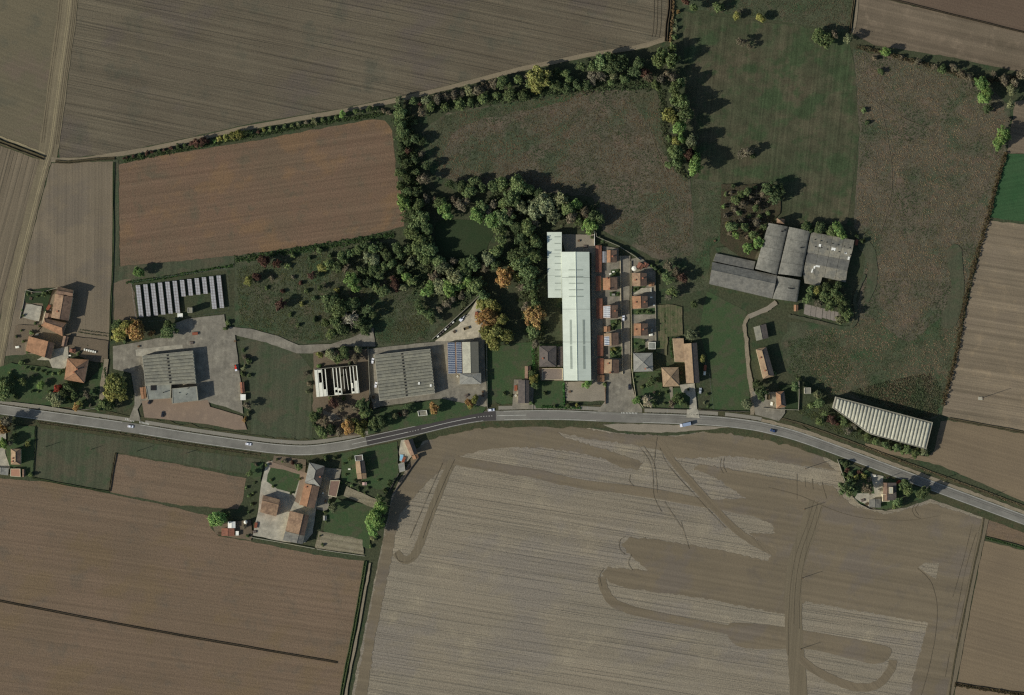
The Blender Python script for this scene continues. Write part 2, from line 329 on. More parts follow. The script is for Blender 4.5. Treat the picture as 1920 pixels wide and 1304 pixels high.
# farm tracks, tyre ruts
m_trk = ground('farm_track', (112,102,82), (103,94,76), None, patch=20, grain=1.0, gain=.18, bump=.12, lines=[(82,1.4,.10)])
m_rutl_ = ground('track_crown_pale', (136,124,98), (124,114,90), None, patch=10, grain=1.0, gain=.15, bump=.1)
band('track', [(132,-150),(128,0),(110,140),(93,270),(86,300)], 36, m_trk, rag=.6)
band('track', [(90,285),(84,305),(78,326),(52,425),(28,520),(15,580),(0,660),(-18,760)], 22, m_trk, rag=.6)
band('track', [(-150,222),(-40,246),(0,258),(40,272),(84,290)], 4.5, m_rutl_, rag=.5)
m_rut = ground('tyre_rut', (72,64,52), (82,73,58), None, patch=8, grain=1.0, gain=.2, bump=.1)
m_rutl = ground('track_crown', (128,117,95), (118,108,88), None, patch=10, grain=1.0, gain=.15, bump=.1)
TRK = [(132,-150),(128,0),(110,140),(93,270),(84,305),(78,326),(52,425),(28,520),(15,580),(0,660),(-18,760)]
for d, wd, mm in ((-15,1.2,m_rut),(-11,.9,m_rut),(4.2,1.6,m_rutl_),(1.0,1.4,m_rutl_),(8.5,.9,m_rut),(12.5,1.0,m_rut),(15.5,1.2,m_rut)):
    band('tyre_rut', [tuple(q) for q in offset(TRK if abs(d) < 10 else TRK[:4], -d)], wd, mm, rag=.15)
m_head = ground('headland', (121,110,91), (112,102,85), None, patch=20, grain=1.1, gain=.12, lines=[(16,1.2,.10)], bump=.1)
band('track', [(96,300),(150,300),(205,292),(300,276),(480,237),(640,209),(800,175),(960,134),(1100,104),(1190,90),(1248,74)], 8.5, m_head, rag=.35)
for a in ((1070,-2),(1077,-2),(1085,-2)): band('tyre_rut', [(1228+(a[0]-1070)*.9, -150),(1226+(a[0]-1070)*.9, 30),(1222+(a[0]-1070)*.9, 70)], .8, m_rut)
for p in ([(1608,0),(1616,-150)],): band('tyre_rut', [(1598,62),(1606,20),(1616,-150)], 5, m_head)
# wheel marks the photo shows over the big field and the fallow
band('track', [(1850,958),(1842,1000),(1824,1080),(1794,1240),(1776,1330),(1760,1450)], 13, m_till_v, rag=.3)
m_rutf = ground('wheel_mark', (90,81,66), (98,88,72), None, patch=8, grain=1.0, gain=.2, bump=.1)
for wdt_, pth in ((.8,[(1494,888),(1494,936)]),(.7,[(1509,896),(1510,914)]),(.7,[(1523,898),(1524,918)]),(.8,[(1541,904),(1545,920),(1550,936)]),(.8,[(1440,914),(1500,930),(1560,956),(1620,972),(1700,976),(1760,968)]),
  (.8,[(1526,938),(1512,985),(1492,1040),(1482,1100),(1478,1170),(1478,1230)]),(.7,[(1534,940),(1520,985),(1501,1040),(1491,1100),(1488,1170)]),(.7,[(1540,950),(1528,990),(1508,1050),(1500,1110),(1498,1180)]),(.7,[(1716,945),(1710,956),(1716,968),(1728,974)]),(.7,[(1722,945),(1716,956),(1722,966)]),
  (.8,[(1720,1066),(1744,1090),(1756,1130),(1755,1180),(1742,1250),(1725,1310)]),(.6,[(1838,985),(1817,1085),(1792,1200)]),(.5,[(1830,1000),(1806,1085),(1772,1270)]),(.5,[(1822,985),(1806,1050),(1786,1120)]),
  (.7,[(1198,838),(1216,862),(1224,890),(1226,930),(1240,960)]),(.7,[(1206,836),(1223,862),(1230,890),(1232,925)]),(.7,[(1232,820),(1228,850),(1226,880)]),(.8,[(1237,840),(1252,872),(1300,926),(1360,990)]),(.7,[(1182,890),(1180,902),(1188,912)]),(.7,[(1352,860),(1350,875),(1356,888)]),(.7,[(1358,858),(1356,873),(1362,886)]),
  (.8,[(1172,1006),(1162,1014),(1162,1030),(1172,1040)]),(.7,[(1184,1040),(1178,1056),(1186,1070)]),(.8,[(1132,1066),(1124,1080),(1128,1100)]),(.7,[(740,1038),(748,1052),(764,1054),(776,1046)]),(.7,[(830,868),(800,935),(768,1010)]),(.7,[(852,862),(838,892),(810,960),(792,1010)]),(.7,[(1276,978),(1286,1010),(1292,1030)]),(.7,[(1245,940),(1262,966),(1278,990)]),
  (.9,[(1650,195),(1662,250),(1672,320),(1668,380),(1650,440)]),(.8,[(1655,195),(1700,225),(1740,240)]),(.8,[(1610,170),(1640,190),(1650,198)]),(.8,[(1215,230),(1224,262),(1240,300),(1255,330)])):
    band('tyre_rut', pth, wdt_, m_rutf, rag=.12)
sheet('meadow', [(1775,470),(1802,468),(1806,560),(1792,610),(1762,606),(1782,540)], m_green, 1.6, True)
sheet('meadow', [(1612,430),(1640,470),(1645,520),(1632,560),(1620,560),(1628,500),(1606,455)], m_green, 1.4, True)
# road, markings, footway
RC = [(-200,741),(-80,757),(0,768),(70,778),(235,801),(355,820),(475,837),(530,843),(580,844.5),(640,837),(687,827.5),(777,808),(840,793),(892,783),(930,780),(1040,778.5),(1160,783),(1260,786),(1340,790),(1400,796.5),(1440,804),(1500,820),(1600,856),(1720,901),(1920,975),(2080,1035)]
road = spline(RC, 8); RA = np.array(road)
def road_at(x0, x1): return [tuple(q) for q in road if x0 <= q[0] <= x1]
def road_pt(x): return (x, float(np.interp(x, RA[:, 0], RA[:, 1])))
band('verge', road, 44, ground('verge_grass', (58,62,42), (70,66,48), (48,60,38), patch=12, grain=1.2, gain=.3, bump=.3), smooth=False, rag=1.3)
band('road', road, 18.5, m_asph, smooth=False)
def dense(x0, x1, n=60): return [road_pt(x) for x in np.linspace(x0, x1, n)]
band('road', dense(687, 930), 17.5, m_asphd, smooth=False)
band('road', dense(988, 1163), 9, m_asphm, smooth=False)
for d in (-8.0, 8.0):
    for a, b in ((-200, 228), (262, 905), (945, 1118), (1205, 1800), (1800, 2080)):
        q = dense(a, b, max(8, int((b-a)/8))); band('road_marking', [tuple(p) for p in offset(q, d)], .58, m_paint, smooth=False)
for a, b in ((660,766),(790,892),(932,986)): band('road_marking', dense(a, b, 14), .8, m_paint, smooth=False)
for x in (896,901,906,911,916,921,768,773,778,783): band('road_marking', dense(x, x+2.2, 3), .9, m_paint, smooth=False)
for dd in (-3, -1): band('tyre_rut', [tuple(q) for q in offset(dense(1180, 1990, 120), dd*1.6)], .7, m_asphm, smooth=False)
foot = [p for p in road if p[0] <= 1425]
for a, b in ((-200, 246), (270, 905), (935, 1125), (1208, 1345), (1358, 1425)):
    q = dense(a, b, int((b-a)/6)); band('pavement', [tuple(p) for p in offset(q, -14.5)], 7, m_path, smooth=False)
band('shoulder', [tuple(p) for p in offset(dense(1425, 2080, 90), -13)], 6, m_dirt, smooth=False, rag=.5)
sheet('layby', [(1130,797),(1160,794),(1320,799),(1370,801),(1330,806),(1240,812),(1160,808)], m_grav, .5)
# yards, courtyards and paved areas
sheet('yard', [(212,650),(300,634),(330,606),(350,598),(420,590),(424,612),(440,622),(443,650),(452,720),(456,776),(425,764),(395,756),(380,750),(378,658),(264,668),(266,755),(258,768),(264,790),(242,788),(252,760),(252,740),(246,700),(212,692)], m_conc, .3)
sheet('yard', [(264,660),(370,650),(378,658),(384,752),(300,757),(266,756)], m_conc, .1)
sheet('yard', [(254,656),(342,646),(343,653),(290,660),(268,668),(256,668)], m_conc2, .1)
sheet('forecourt', [(266,752),(320,746),(322,757),(374,752),(390,750),(394,763),(455,781),(463,806),(440,806),(390,796),(310,787),(271,783)], m_brickp, .1)
sheet('path', [(424,612),(470,617),(520,630),(560,648),(620,645),(660,633),(700,615),(704,650),(640,650),(590,663),(556,663),(500,643),(450,631),(440,628)], m_conc, .3)
sheet('yard', [(686,656),(720,651),(815,641),(858,612),(884,580),(903,548),(914,600),(908,650),(913,762),(868,770),(842,766),(828,747),(714,762),(700,768),(690,720)], m_conc, .3)
sheet('yard', [(815,640),(858,612),(884,580),(901,550),(903,600),(897,632),(870,640)], ground('dusty_concrete', (168,158,138), (150,142,124), (176,166,146), patch=8, grain=.9, gain=.16, bump=.03, blotch=3, speck=.12), .3)
sheet('yard', [(1058,716),(1134,716),(1135,752),(1090,753),(1062,752)], m_grav, .4)
sheet('street', [(1160,480),(1182,480),(1180,560),(1182,690),(1184,720),(1192,748),(1204,766),(1204,774),(1120,772),(1136,750),(1138,716),(1162,706)], m_conc, .15)
sheet('yard', [(1052,440),(1116,440),(1116,478),(1105,474),(1060,474)], m_grav, .3)
sheet('path', [(1109,473),(1130,473),(1131,716),(1109,716)], m_conc, .1)
sheet('courtyard', [(1130,462),(1160,466),(1162,712),(1132,716)], m_conc, .1)
sheet('courtyard', [(1183,486),(1200,482),(1228,505),(1230,645),(1186,662)], m_conc, .1)
sheet('garden', [(1146,506),(1162,504),(1162,518),(1144,519)], m_lawn, .2)
sheet('garden', [(1143,548),(1162,547),(1162,556),(1143,556)], m_lawn, .2)
sheet('garden', [(1186,538),(1214,536),(1200,548),(1186,548)], m_lawn, .2)
sheet('garden', [(1185,581),(1228,577),(1228,590),(1185,590)], m_lawn, .3)
sheet('garden', [(1144,600),(1166,598),(1166,616),(1146,620)], m_lawn, .3)
sheet('garden', [(1143,652),(1166,650),(1166,672),(1144,672)], m_lawn, .3)
sheet('garden', [(1186,634),(1210,636),(1210,660),(1186,660)], m_lawn, .3)
sheet('garden', [(1186,700),(1238,695),(1242,728),(1262,728),(1266,768),(1204,766),(1192,746),(1186,720)], m_lawn, .5)
sheet('garden', [(1262,728),(1292,728),(1298,768),(1264,768)], m_lawn, .5)
sheet('driveway', [(1274,722),(1302,719),(1305,745),(1308,778),(1292,778),(1294,745),(1278,735)], m_conc2, .2)
sheet('driveway', [(1255,726),(1261,726),(1263,766),(1258,766)], m_grav, .1)
sheet('vegetable_garden', [(1230,572),(1262,571),(1279,576),(1280,628),(1252,632),(1250,668),(1230,660)], m_veg2, .4)
sheet('driveway', [(1288,768),(1309,768),(1312,784),(1287,783)], m_conc2, .2)
band('track', [(1410,778),(1410,740),(1404,700),(1400,650),(1396,615),(1402,596),(1420,588),(1440,580),(1455,566)], 7, m_dirt, rag=.8)
band('path', [(1404,594),(1420,587),(1440,579),(1455,567)], 9, m_grav, smooth=False, rag=.5)
band('track', [(1478,592),(1500,597),(1540,606),(1580,615),(1600,610),(1606,590),(1603,560),(1612,535),(1622,515)], 6, m_green, rag=.4)
sheet('courtyard', [(500,866),(512,864),(506,878),(540,884),(575,893),(582,880),(600,905),(594,950),(586,1000),(572,1018),(535,1017),(474,1004),(484,960),(490,905),(497,880)], m_conc2, .25)
sheet('path', [(503,864),(578,888),(572,910),(560,945),(552,940),(562,902),(508,884)], m_brickp, .1)
sheet('lawn', [(508,877),(532,881),(562,890),(562,895),(553,926),(520,917),(500,903),(502,890)], m_lawn, .3)
sheet('lawn', [(470,868),(494,868),(488,905),(470,895)], m_lawn, .3)
sheet('garden', [(514,854),(574,862),(572,886),(512,866)], m_soil, .4)
sheet('courtyard', [(600,876),(640,880),(634,905),(612,960),(594,955),(600,912)], m_conc, .3)
sheet('lawn', [(640,850),(745,828),(747,890),(726,922),(640,900)], m_lawn, .4)
sheet('lawn', [(632,936),(705,950),(694,1006),(692,1030),(606,996),(612,966)], m_lawn, .4)
sheet('vegetable_garden', [(650,912),(714,940),(706,955),(644,930)], m_veg, .4)
sheet('vegetable_garden', [(598,996),(680,1012),(682,1040),(590,1028)], m_veg, .4)
sheet('courtyard', [(752,826),(760,824),(772,856),(764,866),(752,870),(748,848)], m_conc2, .2)
sheet('kitchen_garden', [(398,985),(470,975),(474,1004),(470,1014),(405,1002)], m_soil, .5)
sheet('courtyard', [(100,655),(128,650),(128,680),(121,692),(98,690),(92,676),(70,676)], m_conc2, .4)
sheet('garden', [(20,680),(92,690),(122,692),(120,712),(160,720),(200,680),(196,770),(0,752),(-30,700)], m_lawn, .6)
sheet('sand_paddock', [(50,570),(78,575),(73,603),(55,600),(42,595)], m_conc2, .5)
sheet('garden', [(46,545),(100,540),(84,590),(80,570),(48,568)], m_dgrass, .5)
sheet('vegetable_garden', [(30,610),(80,610),(52,640),(24,650)], m_soil, .6)
sheet('vegetable_garden', [(130,630),(204,640),(202,680),(172,678),(130,660)], m_soil, .6)
sheet('path', [(196,674),(204,674),(196,745),(186,760),(188,720)], m_dirt, .3)
sheet('garden', [(30,800),(66,800),(62,893),(20,895),(10,840)], m_lawn, .4)
sheet('driveway', [(4,805),(12,805),(10,850),(20,880),(-20,880),(-20,800)], m_conc2, .2)
sheet('plot', [(588,660),(690,655),(692,770),(680,815),(600,822),(586,770)], m_soil, .8)
sheet('plot', [(604,770),(628,776),(640,785),(622,790),(610,786)], m_grav, .6)
sheet('verge', [(690,770),(828,748),(912,764),(905,774),(790,797),(690,815)], m_lawn, .4)
sheet('garden', [(1008,645),(1056,645),(1058,716),(1058,766),(1005,766),(992,712)], m_lawn, .3)
sheet('courtyard', [(1010,690),(1056,690),(1056,714),(1014,714)], m_brickp, .1)
sheet('courtyard', [(964,712),(1000,712),(1000,768),(960,766)], m_conc, .2)
sheet('courtyard', [(1410,735),(1470,735),(1472,775),(1460,790),(1416,778)], m_conc, .3)
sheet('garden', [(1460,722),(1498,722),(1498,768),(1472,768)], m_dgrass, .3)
sheet('garden', [(1580,862),(1640,890),(1690,905),(1735,918),(1735,932),(1690,950),(1650,956),(1612,944),(1590,915)], m_lawn, .4)
sheet('courtyard', [(1632,888),(1656,893),(1654,920),(1660,940),(1630,950),(1602,934),(1608,925),(1640,926)], m_conc2, .3)
sheet('yard', [(1340,465),(1400,460),(1440,430),(1445,500),(1415,505),(1345,475)], m_fal2, .4)
sheet('plot', [(1352,345),(1466,348),(1462,400),(1440,420),(1410,500),(1350,455)], ground('bramble_floor', (58,54,40), (66,60,45), (50,58,38), patch=10, grain=1.0, gain=.35, bump=.3), .8)
# ditches: a channel between two low banks
def ditch(path, w, h, wet=True, mat=None):
    p = spline(path, 6) if len(path) > 2 else ragged(path, 0, 15, False); n = len(p)
    prof = [(-w/2, -.02), (-w*.33, h), (-w*.06, .05), (w*.06, .05), (w*.33, h*.9), (w/2, -.02)]
    v = []
    for off_, z in prof:
        q = offset(p, off_ + RNG.normal(0, .25, n)); v += [(X(a[0]), Y(a[1]), z + zg(*a)*.0 + .4*(z > 0) ) for a in q]
    f = [(k*n+i, k*n+i+1, (k+1)*n+i+1, (k+1)*n+i) for k in range(5) for i in range(n-1)]
    o = mk('ditch', v, f, mat or m_bank); o['kind'] = 'structure'
    if sum(q.normal.z for q in o.data.polygons) < 0: o.data.flip_normals()
    return o
m_bank = ground('ditch_bank', (64,60,44), (76,68,52), None, patch=8, grain=1.0, gain=.3, bump=.3)
m_bankg = ground('ditch_bank_green', (46,58,36), (56,62,40), None, patch=8, grain=1.0, gain=.3, bump=.3)
m_bankd = ground('ditch_bank_dark', (54,48,38), (62,54,42), None, patch=8, grain=1.0, gain=.25, bump=.3)
ditch([(-150,228),(-40,252),(0,266),(40,281),(83,297)], 9, 1.3)
ditch([(104,303),(130,304),(180,299),(215,297)], 6, 1.0)
ditch([(-150,1098),(0,1127),(210,1168),(420,1206),(632,1242)], 4.2, .5, mat=m_bankd)
ditch([(686,1052),(678,1100),(664,1180),(648,1260),(636,1330),(620,1450)], 7, .9, mat=m_bankg)
band('ditch_bank', [(694,1056),(686,1100),(672,1180),(656,1260),(644,1330),(628,1450)], 4.5, m_dirt, rag=.5)
ditch([(1666,-2),(1790,29),(1920,61),(2080,100)], 3.5, .4, mat=m_bankd)
ditch([(1256,-150),(1256,0),(1251,45),(1249,78)], 7, 1.6, mat=m_bankd)
ditch([(1604,-20),(1597,30),(1594,62)], 4, .9)
ditch([(1780,785),(1850,798),(1920,811),(2080,842)], 5, .5)
ditch([(1844,972),(1840,1000),(1820,1090),(1790,1240),(1778,1320),(1760,1450)], 3, .2)
ditch([(213,305),(212,480),(208,570),(206,640)], 3.5, .5, mat=m_bankg)
ditch([(68,798),(66,840),(62,893)], 2.5, .4, mat=m_bankg)
ditch([(217,850),(211,885),(205,922)], 3.2, .7)
ditch([(60,896),(130,910),(205,923)], 3.5, .5, mat=m_bankg)
ditch([(1790,1282),(1850,1292),(1920,1302),(2080,1320)], 7, .8, mat=m_bankd)
ditch([(1848,1008),(1920,1028),(2080,1079)], 6, .6, mat=m_bankg)
ditch([tuple(p) for p in offset(dense(1450, 2080, 30), -24)], 5, .3)
ditch([tuple(p) for p in offset(dense(75, 490, 20), 14)], 5, .6)
# ------------------------------------------------------------------ buildings
m_tile = plain('clay_tile', (134,110,88), .26, 1.7, c2=(116,94,76), bump=.12, stain=.28, rnd=.09)
m_tile_o = plain('clay_tile_orange', (141,106,80), .2, 1.6, c2=(130,98,74), bump=.1, stain=.28, rnd=.09)
m_tile_d = plain('clay_tile_brown_and_shade', (120,97,80), .24, 1.7, c2=(108,88,74), bump=.12, stain=.28, rnd=.09)  # brown roofs, and painted shade on tiled slopes turned from the sun
m_tile_t = plain('clay_tile_tan', (142,120,95), .16, 1.6, c2=(132,111,89), bump=.1, stain=.28, rnd=.09)
m_tile_r = plain('clay_tile_red', (128,86,68), .2, 1.0, c2=(114,78,64), bump=.1, stain=.28, rnd=.09)
m_slate = plain('grey_tile', (132,130,122), .12, .8, c2=(122,120,113), bump=.1, stain=.28, rnd=.09)
m_slate_d = plain('dark_tile_and_shade', (92,84,78), .15, .8, c2=(82,76,72), bump=.1, stain=.28, rnd=.09)  # dark roofs and small parts; as second slope it is painted shade
m_crete = plain('roof_concrete', (122,119,105), .14, 1.3, c2=(110,108,97), bump=.05, stain=.22)
m_crete_l = plain('roof_concrete_pale', (164,161,144), .12, 1.0, c2=(150,147,132), bump=.05)
m_felt = plain('roof_felt', (124,125,116), .12, 2.2, c2=(112,113,106), bump=.03, stain=.18)
m_fibre = plain('fibre_cement', (112,109,101), .16, 1.2, c2=(100,98,92), streak=(-13,.8,.08), bump=.06, stain=.28, rnd=.09)
m_fibre2 = plain('fibre_cement_v', (108,106,99), .18, 1.4, c2=(96,95,89), streak=(77,1.0,.09), bump=.06, stain=.28, rnd=.09)
m_fibre3 = plain('fibre_cement_lichen', (122,117,104), .2, 1.3, c2=(104,102,94), streak=(76,.9,.09), bump=.06, stain=.28, rnd=.09)
m_patch = plain('new_sheet', (212,210,202), .1, 2)
m_white = plain('white_sheet', (191,197,183), .04, 5, rough=.55, c2=(184,190,176), streak=(0,1.1,.03), rnd=.0, stain=.07)
m_light = plain('roof_light', (138,145,134), .12, 1.5, rough=.4)
m_dark = plain('dark_opening', (30,30,30), .2, 1)
m_plast = plain('plaster', (196,184,156), .07, 2)
m_plast_w = plain('plaster_white', (214,210,198), .06, 2)
m_concw = plain('concrete_wall', (150,145,130), .12, 2)
m_brick = plain('brick_wall', (150,98,74), .18, .6)
m_glass = plain('window_glass', (50,58,66), .08, 2, rough=.15, spec=.5)
m_wood = plain('wood', (92,72,54), .2, .6)
m_metal = plain('grey_metal', (130,132,132), .08, 1, rough=.45, spec=.4)
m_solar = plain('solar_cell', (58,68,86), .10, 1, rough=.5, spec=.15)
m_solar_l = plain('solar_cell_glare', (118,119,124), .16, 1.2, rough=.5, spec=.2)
m_alu = plain('aluminium_frame', (205,207,208), .05, 2, rough=.5)

def W(p, z=0.0): return Vector((X(p[0]), Y(p[1]), z))
def quad(q): return [W(p) for p in q]
def lerp(a, b, t): return a + (b-a)*t
def rect(x0, y0, x1, y1): return [(x0, y0), (x1, y0), (x1, y1), (x0, y1)]
def root_of(name, label, cat, q, group=None):
    c = (sum(p[0] for p in q)/4, sum(p[1] for p in q)/4)
    return thing(name, label, cat, (X(c[0]), Y(c[1]), zg(*c)), 0, group)
def rel(root, pts): return [Vector((p.x-root.location.x, p.y-root.location.y, p.z)) for p in pts]
def inset(q, d):
    c = sum(q, Vector())/len(q)
    return [p + (c-p).normalized()*d*1.35 for p in q]
def openings(root, q, eave, n=2, door=True):
    for e in range(4):
        a, b = q[e], q[(e+1) % 4]; d = b-a; L = d.length
        if L < 4: continue
        rz = math.atan2(d.y, d.x); c = sum(q, Vector())/4
        out = (lerp(a, b, .5)-c); nrm = Vector((-d.y, d.x, 0)).normalized(); nrm = nrm if nrm.dot(out) > 0 else -nrm
        for k in range(n):
            p = lerp(a, b, (k+.5+.25*(k % 2))/n) + nrm*.02
            wd = MB().box((p.x, p.y, min(eave-.9, eave*.62)), (1.1, .12, 1.3), rz).build('window', m_glass, root)
        if door and e == 2:
            p = lerp(a, b, .5+.5/n*.6) + nrm*.03
            MB().box((p.x, p.y, 1.05), (1.0, .12, 2.1), rz).build('door', m_wood, root)
def slope(root, pts, mat, th=.2, name='roof_slope'): 
    o = MB().slab(pts, th).build(name, mat, root); return o
def chimney(root, p, z, s=.9, h=1.5):
    MB().box((p.x, p.y, z+h/2-.3), (s, s, h)).box((p.x, p.y, z+h-.2), (s*1.25, s*1.25, .14)).build('chimney', m_brick, root)
def solar_on(root, A, B, C, D, nu, nv, mat=None, lift=.14, gap=.10):
    """panels laid on a roof slope A-B-C-D (A,B along u; D,C opposite)"""
    m = MB()
    for i in range(nu):
        for j in range(nv):
            g = gap
            c = [lerp(lerp(A, B, (i+g)/nu), lerp(D, C, (i+g)/nu), (j+g)/nv), lerp(lerp(A, B, (i+1-g)/nu), lerp(D, C, (i+1-g)/nu), (j+g)/nv),
                 lerp(lerp(A, B, (i+1-g)/nu), lerp(D, C, (i+1-g)/nu), (j+1-g)/nv), lerp(lerp(A, B, (i+g)/nu), lerp(D, C, (i+g)/nu), (j+1-g)/nv)]
            if ((c[1]-c[0]).cross(c[3]-c[0])).z < 0: c = c[::-1]
            m.slab([p+Vector((0, 0, lift)) for p in c], .05)
    base = [p+Vector((0, 0, lift-.07)) for p in (A, B, C, D)]
    if ((base[1]-base[0]).cross(base[3]-base[0])).z < 0: base = base[::-1]
    fr = MB().slab(base, .05).build('panel_frame', m_alu, root)
    o = m.build('solar_panel', mat or m_solar, root); o['kind'] = 'stuff'; return o
def house(name, label, cat, q, eave, ridge, roof=None, wall=None, frac=.5, hip=0.0, chim=(), roof2=None, n=2, group=None, solar=None, over=.45, door=True, root=None):
    """ridge runs from a point on A-B to the same point on D-C; hip > 0 pulls its ends in"""
    roof = roof or m_tile; roof2 = roof2 or roof; wall = wall or m_plast  # second slope, mostly given a darker tile with shade painted in
    own = root is None
    root = root or root_of(name, label, cat, q, group)
    A, B, C, D = rel(root, quad(q))
    if (B-A).cross(D-A).z > 0: pass
    E = lambda p, z: Vector((p.x, p.y, z))
    r0, r1 = lerp(A, B, frac), lerp(D, C, frac)
    R0, R1 = lerp(r0, r1, hip), lerp(r1, r0, hip)
    wq = inset([A, B, C, D], over)
    wv = [E(p, 0) for p in wq] + [E(p, eave-.12) for p in wq]; wf = [(0,1,5,4),(1,2,6,5),(2,3,7,6),(3,0,4,7)]
    if hip == 0 and ridge > eave:
        g0, g1 = lerp(wq[0], wq[1], frac), lerp(wq[3], wq[2], frac)
        wv += [E(g0, ridge-.3), E(g1, ridge-.3)]; wf[0] = (0,1,5,8,4); wf[2] = (2,3,7,9,6)
    else: wf.append((4,5,6,7))
    mk('wall', wv, wf, wall, root)
    e = [E(p, eave) for p in (A, B, C, D)]; T0, T1 = E(R0, ridge), E(R1, ridge)
    def up(p): return p if (p[1]-p[0]).cross(p[2]-p[0]).z > 0 else p[::-1]
    if hip >= .49:
        T = (T0+T1)/2
        for i, mm in ((0, roof), (1, roof2), (2, roof), (3, roof)): slope(root, up([e[i], e[(i+1) % 4], T]), mm)
    else:
        slope(root, up([e[0], e[3], T1, T0]), roof); slope(root, up([e[1], e[2], T1, T0]), roof2)
        if hip > 0: slope(root, up([e[0], e[1], T0]), roof); slope(root, up([e[2], e[3], T1]), roof)
        if ridge > eave: MB().tube(T0+Vector((0,0,.04)), T1+Vector((0,0,.04)), .16, .16, 6).build('ridge_cap', roof, root)
    if hip > 0:
        for i, t in ((0, T0), (1, T0), (2, T1), (3, T1)): MB().tube(e[i]+Vector((0,0,.05)), t+Vector((0,0,.05)), .14, .14, 5).build('hip_cap', roof2 if hip < .49 else roof, root)
    for u, v in chim:
        p = lerp(lerp(A, B, u), lerp(D, C, u), v); du = abs(u-frac)/max(frac, 1-frac); chimney(root, p, ridge-(ridge-eave)*du)
    if solar:
        u0, u1, v0, v1, nu, nv, mm = solar
        def on(u, v):
            t = u/frac; p = lerp(lerp(e[0], T0, t), lerp(e[3], T1, t), v); return p
        solar_on(root, on(u0, v0), on(u1, v0), on(u1, v1), on(u0, v1), nu, nv, mm)
    if n: openings(root, wq, eave, n, door)
    return root
def flat(name, label, cat, q, h, roof=None, wall=None, para=.35, n=2, group=None, root=None, pname='roof'):
    root = root or root_of(name, label, cat, q, group); P = ccw([tuple(p) for p in rel(root, quad(q))]); P = [Vector((p[0], p[1], 0)) for p in P]
    m = MB(); m.v = [(p.x, p.y, z) for z in (0, h+para) for p in P]; I = inset(P, .3)
    m.v += [(p.x, p.y, z) for z in (h+para, h-.05) for p in I]
    N = len(P)
    for a in range(N):
        b = (a+1) % N
        m.f += [(a, b, b+N, a+N), (a+N, b+N, b+2*N, a+2*N), (a+2*N, b+2*N, b+3*N, a+3*N)]
    m.build('wall', wall or m_plast, root)
    MB().slab([Vector((p.x, p.y, h)) for p in inset(P, .27)], .1).build(pname, roof or m_felt, root)
    if n: openings(root, P, h, n)
    return root
def panels(root, q, n, h, mat, rise=.35, drop=.25, lights=None, along=True):
    """roof panels side by side: n strips from A-B to D-C, each gently arched"""
    A, B, C, D = rel(root, quad(q))
    for k in range(n):
        a0, a1 = lerp(A, D, (k+.04)/n), lerp(A, D, (k+.96)/n); b0, b1 = lerp(B, C, (k+.04)/n), lerp(B, C, (k+.96)/n)
        prof = [(0, 0), (.12, .55), (.5, 1), (.88, .55), (1, 0)]; v = []; 
        for s, t in ((a0, a1), (b0, b1)):
            for u, z in prof: p = lerp(s, t, u); v.append((p.x, p.y, h + z*rise))
        v += [(x, y, h-drop) for x, y, z in v]
        f = [(i, i+5, i+6, i+1) for i in range(4)] + [(0, 10, 15, 5), (4, 9, 19, 14), (0, 1, 2, 3, 4, 14, 13, 12, 11, 10), (9, 8, 7, 6, 5, 15, 16, 17, 18, 19)]
        o = mk('roof_panel', v, f, mat, root)
        if lights:
            u, lw, lh = lights; p = lerp(lerp(a0, a1, .5), lerp(b0, b1, .5), u); d = b0-a0
            MB().box((p.x, p.y, h+rise+.02), (lw, lh, .2), math.atan2(d.y, d.x)).build('roof_light', m_dark, root)
def shell(root, q, h, wall):
    P = [Vector((p[0], p[1], 0)) for p in ccw([tuple(p) for p in rel(root, quad(q))])]; N = len(P); I = inset(P, .35)
    m = MB(); m.v = [(p.x, p.y, z) for z in (0, h) for p in P] + [(p.x, p.y, z) for z in (h, 0) for p in I]
    for a in range(N):
        b = (a+1) % N; m.f += [(a, b, b+N, a+N), (a+N, b+N, b+2*N, a+2*N), (a+2*N, b+2*N, b+3*N, a+3*N)]
    return m.build('wall', wall, root)
